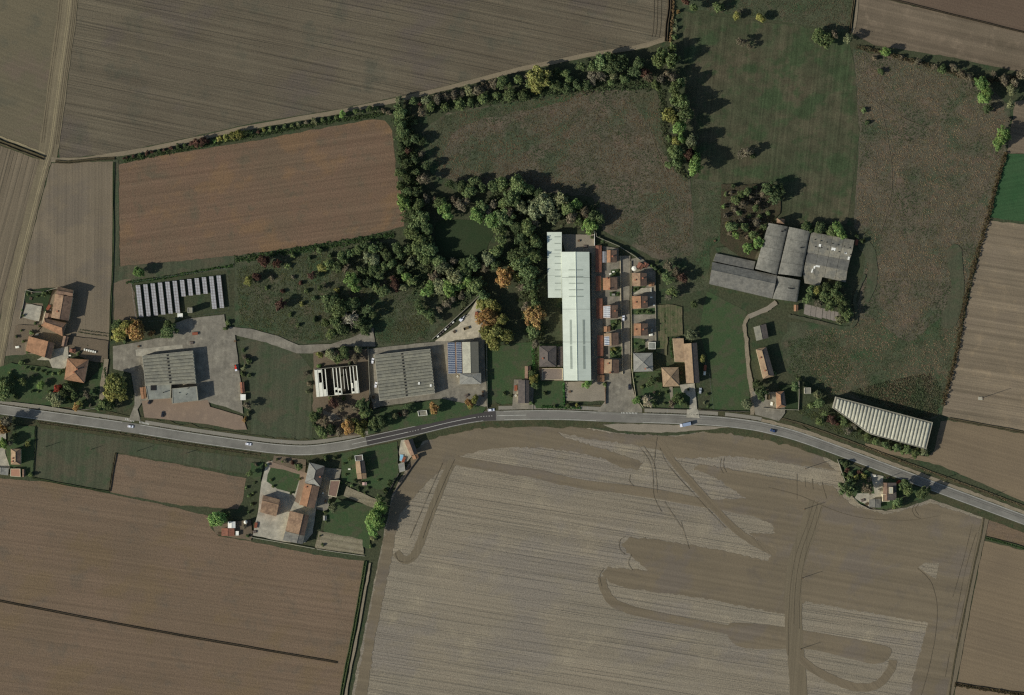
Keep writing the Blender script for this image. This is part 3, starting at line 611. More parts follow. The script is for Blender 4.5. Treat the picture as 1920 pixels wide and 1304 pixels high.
def vault(name, label, cat, q, eave, rise, mat, wall=None, seg=10, lights=(), group=None):
    root = root_of(name, label, cat, q, group); A, B, C, D = rel(root, quad(q)); wq = inset([A, B, C, D], .4)
    mk('wall', [(p.x, p.y, z) for z in (0, eave) for p in wq], [(0,1,5,4),(1,2,6,5),(2,3,7,6),(3,0,4,7)], wall or m_concw, root)
    nl = max(3, int((D-A).length/9)); 
    for j in range(nl):                                  # sheets side by side along the vault
        v = []; n = seg+1
        for t in ((j+.0)/nl, (j+1-.012)/nl):
            for i in range(n):
                u = i/seg; p = lerp(lerp(A, B, u), lerp(D, C, u), t); v.append((p.x, p.y, eave + rise*math.sin(math.pi*(.06+.88*u)) - rise*math.sin(math.pi*.06) + .02*(j % 2)))
        f = [(i, i+1, n+i+1, n+i) for i in range(seg)]
        v += [(x, y, z-.18) for x, y, z in v]; f += [(2*n+i+1, 2*n+i, 3*n+i, 3*n+i+1) for i in range(seg)]
        f += [(0, n, 3*n, 2*n), (n-1, 3*n-1, 4*n-1, 2*n-1)]
        ends = []
        for e in (0, n): ends += [(e+i, e+i+1, 2*n+e+i+1, 2*n+e+i) for i in range(seg)]
        mk('roof_sheet', v, f+ends, mat, root, True)
    for e, t in ((0, .01), (1, .985)):                   # closed gable ends
        v = []; 
        for i in range(seg+1):
            u = i/seg; p = lerp(lerp(wq[0], wq[1], u), lerp(wq[3], wq[2], u), t); v.append((p.x, p.y, eave + rise*math.sin(math.pi*(.06+.88*u)) - rise*.19 - .15))
        a, b = v[0], v[-1]; v += [(b[0], b[1], 0), (a[0], a[1], 0)]
        mk('gable_wall', v, [tuple(range(len(v)))], wall or m_concw, root)
    for u, t, lw, lh in lights:
        p = lerp(lerp(A, B, u), lerp(D, C, u), t); d = B-A
        MB().box((p.x, p.y, eave+rise*(math.sin(math.pi*(.06+.88*u))-.19)+.05), (lw, lh, .25), math.atan2(d.y, d.x)).build('roof_light', m_dark, root)
    return root

# --- farmstead beside the drilled field
house('farmhouse', 'long tiled farmhouse at the edge of the pale drilled field', 'house', [(105.5,552),(138.5,557.5),(130.5,602),(98,596)], 7.5, 10, m_tile, roof2=m_tile_d, chim=((.3,.7),), n=4)
house('farm_wing', 'short tiled wing joined to the top of the long farmhouse', 'house', [(108,552),(111,538),(140,545),(138.5,556.5)], 8.6, 10.4, m_tile_d, roof2=m_tile, n=2)
house('farmhouse', 'hip-ended tiled house between the long farmhouse and orange barn', 'house', [(126.5,606),(119,631),(79,611),(85,597)], 6.5, 8.6, m_tile_d, roof2=m_tile_o, hip=.12, n=3, frac=.42)
house('lean_to', 'brown lean-to against the long tiled farmhouse', 'shed', [(86,587),(100,589),(98,599),(84,596)], 4, 4.8, m_tile_d, n=1)
house('annex', 'small brown annex below the hip-ended farm building', 'shed', [(120,630),(130,632),(124.5,651),(116,649)], 3.6, 4.6, m_tile_d, n=1)
house('barn', 'large orange-roofed barn above the pale courtyard', 'barn', [(56,631),(104,643.5),(97,674),(50,658)], 6.5, 9.2, m_tile_o, roof2=m_tile_d, frac=.77, n=3)
house('pavilion', 'tiny red-roofed hut on the round garden terrace', 'hut', [(132,653),(143,655),(141.5,662.5),(130.5,660.5)], 2.4, 3.4, m_tile_r, hip=.3, n=0)
house('villa', 'hip-roofed house with roof window south of the farm courtyard', 'house', [(128,672),(168,675),(160,718.5),(122.5,712)], 7, 9.8, m_tile_o, roof2=m_tile_d, hip=.38, chim=((.55,.45),(.42,.6)), n=3)
for i in range(6):
    t = thing('bee_hive', '%s white hive in the row behind the hip-roofed house' % ('first','second','third','fourth','fifth','sixth')[i], 'hive', (X(159+i*4), Y(656+i*.9), zg(159+i*4, 657+i)), 0, 'white hives in a row')
    MB().box((0,0,.45), (.9,1.4,.9)).build('hive_body', m_plast_w, t); MB().box((0,0,.95), (1.05,1.55,.1)).build('lid', m_plast_w, t)
# --- ground solar field
n0 = 0
A0, A1 = (254.5, 535.5), (405.5, 517.5)
for k in range(12):
    xt, yt = 254.5+k*13.72, 535.5-k*1.66
    short = 6 <= k <= 9
    L = 31 if short else (60 if k < 6 else 61)
    nr = 11 if short else 21
    t = thing('solar_table', '%s solar panel table from the orange trees in the fenced array' % ('first','second','third','fourth','fifth','sixth','seventh','eighth','ninth','tenth','eleventh','twelfth')[k], 'solar panel', (X(xt+4.5), Y(yt), zg(xt, yt)), 0, 'ground-mounted solar tables')
    dv = Vector(((6.5/60)*L*S, -L*S, 0)); wv = 9.0*S
    zl, zh = .9, 2.5
    me = None
    for j in range(nr):
        for c in range(2):
            if me is None:
                h = (zh-zl)/2; w2 = wv/2*.88; l2 = L*S/nr*.78; sx = (6.5/60)*l2
                vv = [(0,0,0),(w2,0,h*.95),(w2+sx,-l2,h*.95),(sx,-l2,0)]
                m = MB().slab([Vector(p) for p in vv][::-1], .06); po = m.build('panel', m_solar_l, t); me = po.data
            else: po = link(bpy.data.objects.new('panel', me), t)
            b = dv*(j/nr); po.location = (b.x - wv/2 + c*wv/2, b.y, zl + c*(zh-zl)/2)
    fr = MB().slab([Vector((-wv/2, 0, zl-.09)), Vector((-wv/2, 0, zl-.09))+dv, Vector((wv/2, 0, zh-.09))+dv, Vector((wv/2, 0, zh-.09))], .05)
    for j in range(0, 6): b = dv*((j+.5)/6); fr.tube((b.x-wv*.3, b.y, 0), (b.x-wv*.3, b.y, zl+.25), .08, .08, 5); fr.tube((b.x+wv*.35, b.y, 0), (b.x+wv*.35, b.y, zh-.35), .08, .08, 5)
    fr.build('mounting_frame', m_slate_d, t)
flat('substation_tower', 'tall narrow concrete tower beside the solar field gate', 'tower', rect(353,577.5,362,587), 8.2, m_crete, m_concw, n=1)
flat('inverter_cabin', 'small white cabin at the foot of the solar tables', 'cabin', rect(333,588,343,595), 2.4, m_patch, m_plast_w, .05, n=1)
# --- south warehouse
r = root_of('warehouse', 'ribbed concrete warehouse with two flat front annexes', 'warehouse', [(268,667.5),(363,658),(369,718),(274,722.5)])
shell(r, [(268,667.5),(363,658),(369,719),(274,723)], 6.6, m_concw); panels(r, [(268.5,668),(362.5,658.6),(368.6,718),(274.5,722.4)], 9, 6.5, m_crete, lights=(.5,1.6,1.1))
flat('', '', '', [(274,723.5),(322.5,719),(321,747),(279,750)], 5.2, m_felt, m_concw, root=r, pname='annex_roof')
flat('', '', '', [(324,729),(370.5,724.5),(373,751),(325,757)], 7.6, m_felt, m_concw, root=r, pname='annex_roof')
c = r.location
MB().box((X(289)-c.x, Y(727)-c.y, 5.3), (4.2,4.2,.5)).build('roof_opening', m_dark, r)
for px, py in ((308,736),(338,736.5),(351,739.5),(354,728)): MB().tube((X(px)-c.x, Y(py)-c.y, 5), (X(px)-c.x, Y(py)-c.y, 8.4), .35, .35, 8).build('roof_vent', m_dark, r)
house('canopy', 'orange canopy beside the flat annex of the south warehouse', 'canopy', [(263,727),(274,725),(275,747.5),(266,748.5)], 3.2, 3.6, m_tile_o, n=0)
house('container_hut', 'brown-roofed narrow hut beside the concrete yard', 'hut', [(450,717),(458,717),(459,737),(452,737.5)], 2.6, 3.1, m_tile_r, n=1)
flat('site_cabin', 'square white cabin below the brown narrow hut', 'cabin', rect(451,739.5,461,750.5), 2.6, m_patch, m_plast_w, .05, n=1)
# --- roofless hall
rq = [(589.5,692.5),(669,685),(674,737.5),(594,745)]
r = root_of('ruined_hall', 'roofless concrete hall with bare white beams', 'ruin', rq); shell(r, rq, 6.0, m_concw)
A, B, C, D = rel(r, quad(rq)); m_beam = plain('bleached_beam', (206,203,188), .12, 1.5)
def strip_on(u0, u1, v0, v1, z, name, mat, th=.35, ub=0.0):
    a, b = lerp(A, B, u0), lerp(A, B, u1); d_, c_ = lerp(D, C, u0+ub), lerp(D, C, u1+ub)
    pts = [lerp(a, d_, v0), lerp(b, c_, v0), lerp(b, c_, v1), lerp(a, d_, v1)][::-1]
    MB().slab([Vector((p.x, p.y, z)) for p in pts], th).build(name, mat, r)
for u in (.075,.165,.25,.43,.51,.59,.83,.905,.985): strip_on(u, u+.02, .03, .985, 6.1, 'beam', m_beam, .6)
for u0, u1, v0, v1 in ((.01,.073,.04,.99),(.097,.163,.04,.14),(.097,.163,.5,.99),(.187,.248,.75,.99),(.452,.508,.9,.99),(.452,.508,.72,.8),(.532,.588,.93,.99),(.532,.588,.76,.84),(.93,.983,.55,.99),(.85,.903,.92,.98),(.85,.88,.62,.8)): strip_on(u0, u1, v0, v1, 6.3, 'roof_panel', m_beam, .25)
strip_on(.68,.69,.1,.8,5.4,'fallen_beam',m_beam,.3,-.02); strip_on(.73,.742,.1,.85,5.2,'fallen_beam',m_beam,.3,.03)
MB().slab([Vector((p.x,p.y,.14)) for p in inset([A,B,C,D],.5)][::-1], .12).build('floor', plain('mossy_shaded_floor',(50,46,38),.3,2), r)  # deep shade of the hall put into the colour, along with wet moss
# --- north warehouse
wq_ = [(702.5,666),(807,654.5),(816,737.5),(712,752)]
r = root_of('warehouse', 'square ribbed concrete warehouse next to the solar-roofed workshop', 'warehouse', wq_); shell(r, wq_, 6.6, m_concw)
panels(r, [(703.2,666.6),(806.4,655.2),(815.3,737),(712.7,751.3)], 14, 6.5, m_crete, lights=(.495,1.5,1.1)); c = r.location
for px, py in ((808,723),(786,719)): MB().box((X(px)-c.x, Y(py)-c.y, 7.0), (1.3,1.9,.4)).build('roof_light', m_patch, r)
# --- workshop with solar panels
r = root_of('workshop', 'workshop with blue solar panels on its lower roof', 'workshop', [(838,643),(897,641),(898,699),(840,700.5)])
house('', '', '', [(866.5,642),(897,641),(898,699),(868,700)], 6.2, 7.6, m_crete_l, m_plast, roof2=plain('roof_grey_shade', (100,98,88), .12, 1.2, bump=.05), n=3, root=r)  # darker grey puts shade into the gable slope away from the sun
A, B, C, D = [Vector((p.x, p.y, z)) for p, z in zip(rel(r, quad([(838.5,643.2),(866,642.2),(867.5,700),(840,700.7)])), (4.2,5.6,5.6,4.2))]
MB().slab([A,D,C,B], .25).build('lean_to_roof', m_tile_d, r)
mk('lean_to_wall', [(p.x, p.y, z) for z in (0, 4.0) for p in (A, B, C, D)], [(0,1,5,4),(2,3,7,6),(3,0,4,7)], m_plast, r)
solar_on(r, lerp(A,B,.03), lerp(A,B,.52), lerp(D,C,.52), lerp(D,C,.03), 6, 17, gap=.06); solar_on(r, lerp(A,B,.62), lerp(A,B,.97), lerp(D,C,.97), lerp(D,C,.62), 4, 17, gap=.06)
house('gatehouse', 'grey hip-roofed block joined to the solar-roofed workshop', 'building', [(862,700.5),(902,699.5),(902.5,719.5),(862,720.5)], 5.8, 7.8, m_slate, roof2=m_slate_d, hip=.0, n=3) if False else house('gatehouse', 'grey hip-roofed block joined to the solar-roofed workshop', 'building', [(902,699.5),(902.5,720),(862,721),(862,700.5)], 6.0, 7.8, m_slate, roof2=m_slate, hip=.42, frac=.35, n=3)
r = thing('walled_tank', 'low white-walled rectangular enclosure on the roadside lawn', 'enclosure', (X(792), Y(775.5), zg(792,775)))
shell(r, [(783,771),(800,769.5),(801.5,779),(784.5,780.5)], 1.3, m_plast_w); MB().box((0,0,.5), (6.2,3.2,.2), R(4)).build('cover', m_crete, r)
# --- white factory
fq = [(1052.5,473),(1104.5,473),(1108,714),(1056.5,714)]
r = root_of('factory', 'long white factory with metal roof and skylights', 'factory', fq)
A, B, C, D = rel(r, quad(fq)); F = .5
mk('wall', [(p.x, p.y, z) for z in (0, 8.4) for p in inset([A,B,C,D], .3)], [(0,1,5,4),(1,2,6,5),(2,3,7,6),(3,0,4,7)], m_plast_w, r)
m_white2 = plain('white_sheet_shade', (178,190,182), .04, 5, rough=.55, streak=(0,1.1,.025))
def fp(u, v):
    z = 8.5 + 1.9*(1-abs(u-F)/F); p = lerp(lerp(A, B, u), lerp(D, C, u), v); return Vector((p.x, p.y, z))
cuts = [0, .2, .445, .7, 1]
for a, b in zip(cuts, cuts[1:]):
    MB().slab([fp(0,a+.001), fp(0,b-.001), fp(F,b-.001), fp(F,a+.001)], .2).build('roof_sheet', m_white, r); MB().slab([fp(F,a+.001), fp(F,b-.001), fp(1,b-.001), fp(1,a+.001)], .2).build('roof_sheet', m_white, r)
MB().tube(fp(F,0)+Vector((0,0,.1)), fp(F,1)+Vector((0,0,.1)), .22, .22, 6).build('ridge_cap', m_white, r)
up3 = Vector((0,0,.09))
for py in (507,519.5,532,544.2,556.5):
    v0, v1 = (py-473)/241-.0033, (py-473)/241+.0033
    for u0, u1 in ((.24,.49),(.51,.76)): MB().slab([fp(u0,v0)+up3, fp(u0,v1)+up3, fp(u1,v1)+up3, fp(u1,v0)+up3], .1).build('roof_light', m_light, r)
for u in (.25,.72):
    for p0, p1 in ((600,646.5),(648.5,692)):
        v0, v1 = (p0-473)/241, (p1-473)/241
        MB().slab([fp(u,v0)+up3, fp(u,v1)+up3, fp(u+.075,v1)+up3, fp(u+.075,v0)+up3], .1).build('roof_light', m_light, r)
for k in range(8):
    p = fp(1, (k+.5)/8); MB().box((p.x-.2, p.y, 5), (.12, 2.4, 1.4)).build('window', m_glass, r)
lq = [(1025.5,436),(1053,436),(1053,559),(1027.5,559)]
r2 = root_of('factory_wing', 'narrow white flat-roofed wing joined to the long factory', 'factory', lq)
A2, B2, C2, D2 = [Vector((p.x, p.y, z)) for p, z in zip(rel(r2, quad(lq)), (7.4,7.8,7.8,7.4))]
mk('wall', [(p.x, p.y, z) for z in (0, 7.3) for p in inset([A2,B2,C2,D2], .3)], [(0,1,5,4),(1,2,6,5),(2,3,7,6),(3,0,4,7)], m_plast_w, r2)
for a, b in ((0,.33),(.33,.66),(.66,1)): MB().slab([lerp(A2,D2,a+.001), lerp(A2,D2,b-.001), lerp(B2,C2,b-.001), lerp(B2,C2,a+.001)], .2).build('roof_sheet', m_white, r2)
for k in range(9):
    v0 = (445+12.4*k-436)/123-.006; v1 = v0+.012; f2 = lambda u, v: lerp(lerp(A2,B2,u), lerp(D2,C2,u), v)+up3
    MB().slab([f2(.5,v0), f2(.5,v1), f2(.93,v1), f2(.93,v0)], .1).build('roof_light', m_light, r2)
# --- garages behind the factory and the two terraces of houses
for i, (x0, y0, x1, y1) in enumerate(((1116.5,461,1128,511),(1117,518,1126,546),(1118,560,1129.5,598),(1119.5,629,1131,668),(1119.5,672,1131.5,702),(1119.5,704,1133,716))):
    house('garage', '%s red-roofed garage from the street end behind the white factory' % ('sixth','fifth','fourth','third','second','first')[i], 'garage', rect(x0,y0,x1,y1), 2.5, 3.0, m_tile_r if i < 5 else m_tile_o, n=1, group='garages behind the factory', over=.2)
g = 'row houses on the cul-de-sac'
house('row_house', 'tiled house with panelled lean-to at the cul-de-sac head', 'house', rect(1137.5,470,1156,493), 6.2, 8, m_tile_o, roof2=m_tile_d, frac=.35, chim=((.55,.5),), n=2, group=g)
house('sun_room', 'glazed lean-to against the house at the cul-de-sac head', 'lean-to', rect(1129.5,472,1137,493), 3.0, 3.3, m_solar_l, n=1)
house('row_house', 'plain orange house with shaded brown slope opposite the pale ramp', 'house', [(1130,522),(1157,520.5),(1157,544.5),(1130.5,544.5)], 6.2, 8.2, m_tile_o, roof2=m_tile_d, chim=((.42,.9),(.3,.05)), n=2, group=g)
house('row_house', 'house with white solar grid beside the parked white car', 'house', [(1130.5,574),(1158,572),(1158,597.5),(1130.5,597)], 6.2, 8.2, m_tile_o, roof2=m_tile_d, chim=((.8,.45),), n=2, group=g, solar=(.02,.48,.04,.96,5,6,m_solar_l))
house('garden_shed', 'small orange-roofed shed between two row houses', 'shed', rect(1132,612.5,1144,622.5), 2.5, 3.2, m_tile_o, n=1)
house('row_house', 'tan house with few blue solar panels on one slope', 'house', [(1132,626),(1159,624),(1159.5,648),(1132.5,649)], 6.2, 8.2, m_tile_t, roof2=m_tile_d, n=2, group=g, solar=(.02,.36,.25,.95,4,5,m_solar))
house('row_house', 'tan house with shaded brown slope nearest the cul-de-sac entrance', 'house', [(1133,674),(1160,675),(1160,700.5),(1132,700)], 6.2, 8.2, m_tile_t, roof2=m_tile_d, chim=((.25,.3),(.4,.95)), n=2, group=g)
house('garden_house', 'tilted red-roofed garden house by the diagonal wall', 'shed', [(1197.5,491.5),(1209,497.5),(1201,507),(1193,501)], 3, 4, m_tile_r, n=1)
house('garden_shed', 'smallest red shed tucked behind the tilted garden house', 'shed', [(1207,491.5),(1217,496),(1211.5,503.5),(1205,499.5)], 2.6, 3.2, m_tile_r, n=0)
house('row_house', 'brown house below the tilted red garden house', 'house', [(1184.5,512.5),(1212,513),(1212,537),(1185,536.5)], 6.2, 8.2, m_tile, roof2=m_tile_d, frac=.55, chim=((.2,.55),(.72,.4)), n=2, group=g)
house('garden_shed', 'orange shed in the corner beside the pale ramp', 'shed', rect(1216,529.5,1226.5,537.5), 2.5, 3.1, m_tile_o, n=1)
house('row_house', 'house with shaded grey-brown rear slope beside the narrow lawn', 'house', [(1184.5,556),(1213.5,555.5),(1214,578),(1186,579.5)], 6.2, 8.2, m_tile_o, roof2=m_tile_d, frac=.55, chim=((.2,.5),(.8,.5)), n=2, group=g)
house('row_house', 'brightest orange-roofed house, opposite the parked white car', 'house', [(1188,607),(1214,607),(1214.5,629.5),(1188,630)], 6.2, 8.2, m_tile_o, roof2=m_tile_d, chim=((.1,.5),(.66,.5)), n=2, group=g)
flat('garden_shed', 'grey flat shed above the grey pyramid-roofed house', 'shed', rect(1216,642,1229,655), 3, m_felt, m_plast_w, .1, n=1)
house('villa', 'square house with grey pyramid roof by the cul-de-sac', 'house', [(1187,662.5),(1223,662),(1224,696.5),(1187.5,697.5)], 6.8, 9.6, m_slate, hip=.5, n=3, chim=((.6,.85),))
house('villa', 'square house with tan pyramid roof and straight garden path', 'house', [(1239.5,689),(1271.5,689),(1273.5,724),(1242.5,725.5)], 6.6, 9.4, m_tile_t, hip=.5, n=3)
r = house('long_barn', 'long tan-roofed building beside the pyramid-roofed tan house', 'barn', [(1281,645),(1306,643),(1311,718),(1286,719)], 6.2, 8.2, m_tile_t, roof2=m_slate_d, frac=.56, n=4)
A, B, C, D = [Vector((p.x, p.y, z)) for p, z in zip(rel(r, quad([(1261,635),(1281,635),(1283.4,679),(1265,679)])), (4.2,5.7,5.7,4.2))]
MB().slab([A,D,C,B], .2).build('lean_to_roof', m_tile_t, r); mk('lean_to_wall', [(p.x, p.y, z) for z in (0,4) for p in (A,B,C,D)], [(0,1,5,4),(2,3,7,6),(3,0,4,7)], m_plast, r)
# --- houses between the workshop and the factory
house('cottage', 'narrow brown-roofed cottage above the dark roadside house', 'house', rect(984,687,995,711), 4.5, 5.6, m_tile_d, n=2)
r = house('roadside_house', 'dark brown roadside house with crossed roof ridges', 'house', rect(971.5,713,992,756), 6.4, 7.6, m_slate_d, n=3, frac=.62)
house('old_house', 'dark grey hip-roofed house beside the factory wall', 'house', rect(1011,649,1043,688), 7, 9.4, m_slate_d, roof2=m_slate_d, hip=.3, n=3, chim=((.2,.6),))
flat('garage_block', 'low flat garage block in front of the dark grey house', 'garage', rect(1016,691,1055,712), 3.2, plain('gravel_roof', (112,100,90), .12, 1), m_plast, .25, n=2)
house('side_shed', 'dark shed squeezed between grey house and white factory', 'shed', rect(1045,650,1055,688), 4.2, 5, m_slate_d, n=1)
# --- old barns
r = house('cowshed', 'long grey fibre-cement cowshed at the end of the brick path', 'barn', [(1456,517),(1447,560.5),(1329,533),(1335,492)], 5.2, 8.2, m_fibre, m_concw, n=5, frac=.36, roof2=m_fibre)
A, B, C, D = [Vector((p.x, p.y, z)) for p, z in zip(rel(r, quad([(1342.5,475.5),(1416,491),(1412,507),(1337,490)])), (2.8,2.8,4.3,4.3))]
MB().slab([A,D,C,B], .2).build('lean_to_roof', m_fibre, r); mk('lean_to_wall', [(p.x, p.y, z) for z in (0,2.6) for p in (A,B,C,D)], [(0,1,5,4),(1,2,6,5),(3,0,4,7)], m_concw, r)
vault('vaulted_barn', 'grey vaulted barn next to the overgrown greenhouse frames', 'barn', [(1440,419),(1477,426),(1456,516),(1415,505)], 6.2, 3.4, m_fibre2, lights=((.85,.07,2.6,.7),(.72,.12,2.8,.7)))
vault('vaulted_barn', 'middle grey vaulted barn beside the patched multi-ridge barn', 'barn', [(1478.5,426.3),(1518,435),(1502,520),(1458,514.5)], 6.2, 3.6, m_fibre2, lights=((.72,.38,2.0,.8),))
vault('vaulted_barn', 'short grey vaulted barn above the brick path end', 'barn', [(1457,518),(1500,526),(1494,567),(1448,561)], 5.6, 3.2, m_fibre2, lights=((.62,.44,4,.8),))
r = root_of('patched_barn', 'patched multi-ridge barn with white replacement sheets', 'barn', [(1520,435.5),(1601,451),(1585,530),(1503.5,512)])
Lp = [(1520,435.5),(1515.6,455),(1512.5,474),(1508.7,492.5),(1505,512)]; Rp = [(1601,451),(1597.5,469),(1592.5,489),(1587.5,508.7),(1585,530)]
for i, (z0, z1, mm) in enumerate(((5.2,7,m_fibre3),(7,5.4,m_fibre3),(5,6.8,m_fibre),(6.8,5,m_fibre3))):
    q = [Vector((p.x, p.y, z)) for p, z in zip(rel(r, quad([Lp[i],Lp[i+1],Rp[i+1],Rp[i]])), (z0,z1,z1,z0))]
    for k in range(4):
        MB().slab([lerp(q[0],q[3],k/4+.003), lerp(q[1],q[2],k/4+.003), lerp(q[1],q[2],(k+1)/4-.003), lerp(q[0],q[3],(k+1)/4-.003)], .15).build('roof_sheet', mm, r)
w4 = inset(rel(r, quad([Lp[0],Rp[0],Rp[4],Lp[4]])), .4)
mk('wall', [(p.x, p.y, z) for z in (0, 4.8) for p in w4], [(0,1,5,4),(1,2,6,5),(2,3,7,6),(3,0,4,7)], m_concw, r)
q = rel(r, quad([(1505,511),(1541,519.5),(1536,537),(1508,531.5)])); MB().slab([Vector((p.x,p.y,z)) for p, z in zip(q,(4.9,4.9,3.4,3.4))][::-1], .15).build('lean_to_roof', m_fibre3, r)
mk('lean_to_wall', [(p.x, p.y, z) for z in (0, 3.2) for p in inset(q,.4)], [(0,1,5,4),(1,2,6,5),(2,3,7,6),(3,0,4,7)], m_concw, r)
c = r.location
for px, py, a, b, z in ((1536,461,1.7,2.0,6.9),(1561.5,467.5,3,2.6,6.5),(1590,485,1.4,2.4,5.8),(1532,499.5,3.2,1.6,6.4),(1526,501,1.2,2.6,6.2),(1522,507,.9,2.0,5.7),(1521,510,1.0,1.4,5.5),(1584,475,2,1.6,6.1)):
    MB().box((X(px)-c.x, Y(py)-c.y, z+.25), (a,b,.12), R(-11)).build('replacement_sheet', m_patch, r)
for k in range(7):
    for dx, dy, z in ((0,0,6.4),(1,13,6.4)): MB().box((X(1527+k*10.9+dx)-c.x, Y(450+k*2.5+dy)-c.y, z+.3), (.9,.5,.4), R(-11)).build('roof_vent', m_dark, r)
house('silo_tower', 'little pyramid-capped tower behind the vaulted barn', 'tower', [(1455,410),(1470,412),(1469,421),(1455,419)], 9, 11, m_tile, hip=.5, n=0)
house('brick_hut', 'narrow brick hut beside the cracked concrete slabs', 'hut', rect(1488,572,1496,584), 2.8, 3.4, m_tile_o, m_brick, n=0)
ap = bpy.data.objects.new('apron', None); link(ap); ap.location = (X(1540), Y(588), zg(1540,588)); ap['kind'] = 'structure'
for i, (a, b) in enumerate(((1508,1520),(1520.6,1529.5),(1530.2,1541.5),(1542.6,1550),(1550.6,1557),(1557.6,1564),(1564.6,1571),(1571.6,1578))):
    t0, t1 = 570+(a-1508)*.25, 570+(b-1508)*.25; q = [(a+1,t0),(b+1,t1),(b-1,t1+20-(i>2)*2),(a-1,t0+19-(i>2)*2)]
    MB().slab([Vector((X(p[0])-ap.location.x, Y(p[1])-ap.location.y, .12+.02*(i % 3))) for p in q][::-1], .15).build('slab', plain('cracked_slab', (120,112,104), .16, 1.5), ap)
# --- houses along the dirt track
house('tool_shed', 'grey ridge-roofed shed alone beside the dirt track', 'shed', [(1412,614),(1435.5,607.5),(1440.5,634),(1417.5,639.5)], 4.2, 5.4, m_crete, m_concw, roof2=m_slate_d, n=1)
house('track_house', 'long narrow house with tan slope beside the dirt track', 'house', [(1416.5,655),(1436,651),(1451,705),(1430,711)], 6.2, 8, m_tile_t, roof2=m_slate_d, hip=.08, n=3, chim=((.2,.3),(.3,.75)))
house('gate_cottage', 'small orange hip-roofed house near the road bend', 'house', [(1453.5,735),(1469,733.5),(1473,762),(1454.5,767)], 6.2, 8, m_tile_o, roof2=m_slate_d, hip=.2, n=2)
flat('pump_tower', 'square grey tower in the weeds near the vaulted shed', 'tower', rect(1507.5,727,1519,738.5), 7, m_crete, m_concw, n=1)
# --- vaulted concrete shed by the road
oq = [(1565.5,744),(1747,792),(1734.5,842.5),(1632,814.5),(1622,809),(1560,764.5)]
r = thing('vaulted_shed', 'wedge-shaped concrete shed roofed with parallel pale vaults', 'shed', (X(1650), Y(800), zg(1650,790)))
shell(r, oq, 8.2, m_concw)
low = np.array([(1560,764.5),(1622,809),(1632,814.5),(1734.5,842.5)])
d = np.array((-12.5, 50.5)); d = d/np.linalg.norm(d)
def hit(p):
    best = None
    for a, b in zip(low, low[1:]):
        M = np.array([d, -(b-a)]).T; t, s = np.linalg.solve(M, a-p)
        if -.02 <= s <= 1.02 and t > 0: best = t if best is None else min(best, t)
    return best
T0, T1 = np.array((1568.5,746.5)), np.array((1744,793)); NV = 27
for k in range(NV):
    v = []; rows = []
    e0, e1 = T0+(T1-T0)*(k+.05)/NV, T0+(T1-T0)*(k+.95)/NV
    for i in range(7):
        u = i/6; p = e0+(e1-e0)*u; L = hit(p) or 50; L -= 2.0
        zc = 8.2 + .85*math.sin(math.pi*u)
        rows.append([(p+d*1.5, zc-.55*math.sin(math.pi*u)), (p+d*3.2, zc), (p+d*(L-2.2), zc), (p+d*L, zc-.7*math.sin(math.pi*u))])
    for rr in rows: v += [(X(q[0])-r.location.x, Y(q[1])-r.location.y, z) for q, z in rr]
    f = [(i*4+j, i*4+j+1, (i+1)*4+j+1, (i+1)*4+j) for i in range(6) for j in range(3)]
    o = mk('roof_vault', v, f, m_crete_l, r, True)
    if sum(q.normal.z for q in o.data.polygons) < 0: o.data.flip_normals()
MB().slab([Vector((X(p[0])-r.location.x, Y(p[1])-r.location.y, 8.0)) for p in oq][::-1], .2).build('roof_slab', m_crete, r)
# --- house inside the curved wall
house('roadside_villa', 'brown-roofed house inside the curved wall beside the road', 'house', rect(1654,905,1679,938), 6, 7.2, m_tile_d, roof2=m_slate_d, frac=.3, n=2)
flat('roof_loft', 'pale flat loft block rising from the brown-roofed house', 'house', rect(1665,913,1672,925), 8.4, m_crete_l, m_plast, .1, n=0)
flat('terrace_block', 'flat brown block at the foot of the brown-roofed house', 'house', rect(1653,926.5,1666,940), 6.6, plain('brown_felt', (122,104,84), .1, 1.5), m_plast, .15, n=1)
house('tool_barn', 'grey shed with one pale roof sheet inside curved wall', 'shed', [(1629,936.5),(1650,935),(1651,952),(1628,951)], 3.2, 3.9, m_fibre, n=1, roof2=m_fibre)
# --- houses at the south road edge
house('end_house', 'tan hip-ended house beside the southern pasture', 'house', rect(22.5,841.5,41,871), 6.2, 8, m_tile_t, roof2=m_tile_d, hip=.2, chim=((.2,.6),(.15,.8)), n=2)
flat('flat_garage', 'flat orange-roofed garage below the tan hip-ended house', 'garage', [(21,879),(39,879),(39.5,894.5),(20.5,893)], 3, plain('terracotta_deck', (156,116,94), .08, 1.5), m_plast, .1, n=1)
house('grey_shed', 'grey metal shed beside the flat orange garage', 'shed', [(-12,876),(17.5,878),(16,891.5),(-12,888)], 3, 3.8, m_slate, n=1)
house('lean_shed', 'tiny shed next to the flat orange garage', 'shed', rect(43,880,48,894.5), 2.4, 2.9, m_tile_d, n=0)
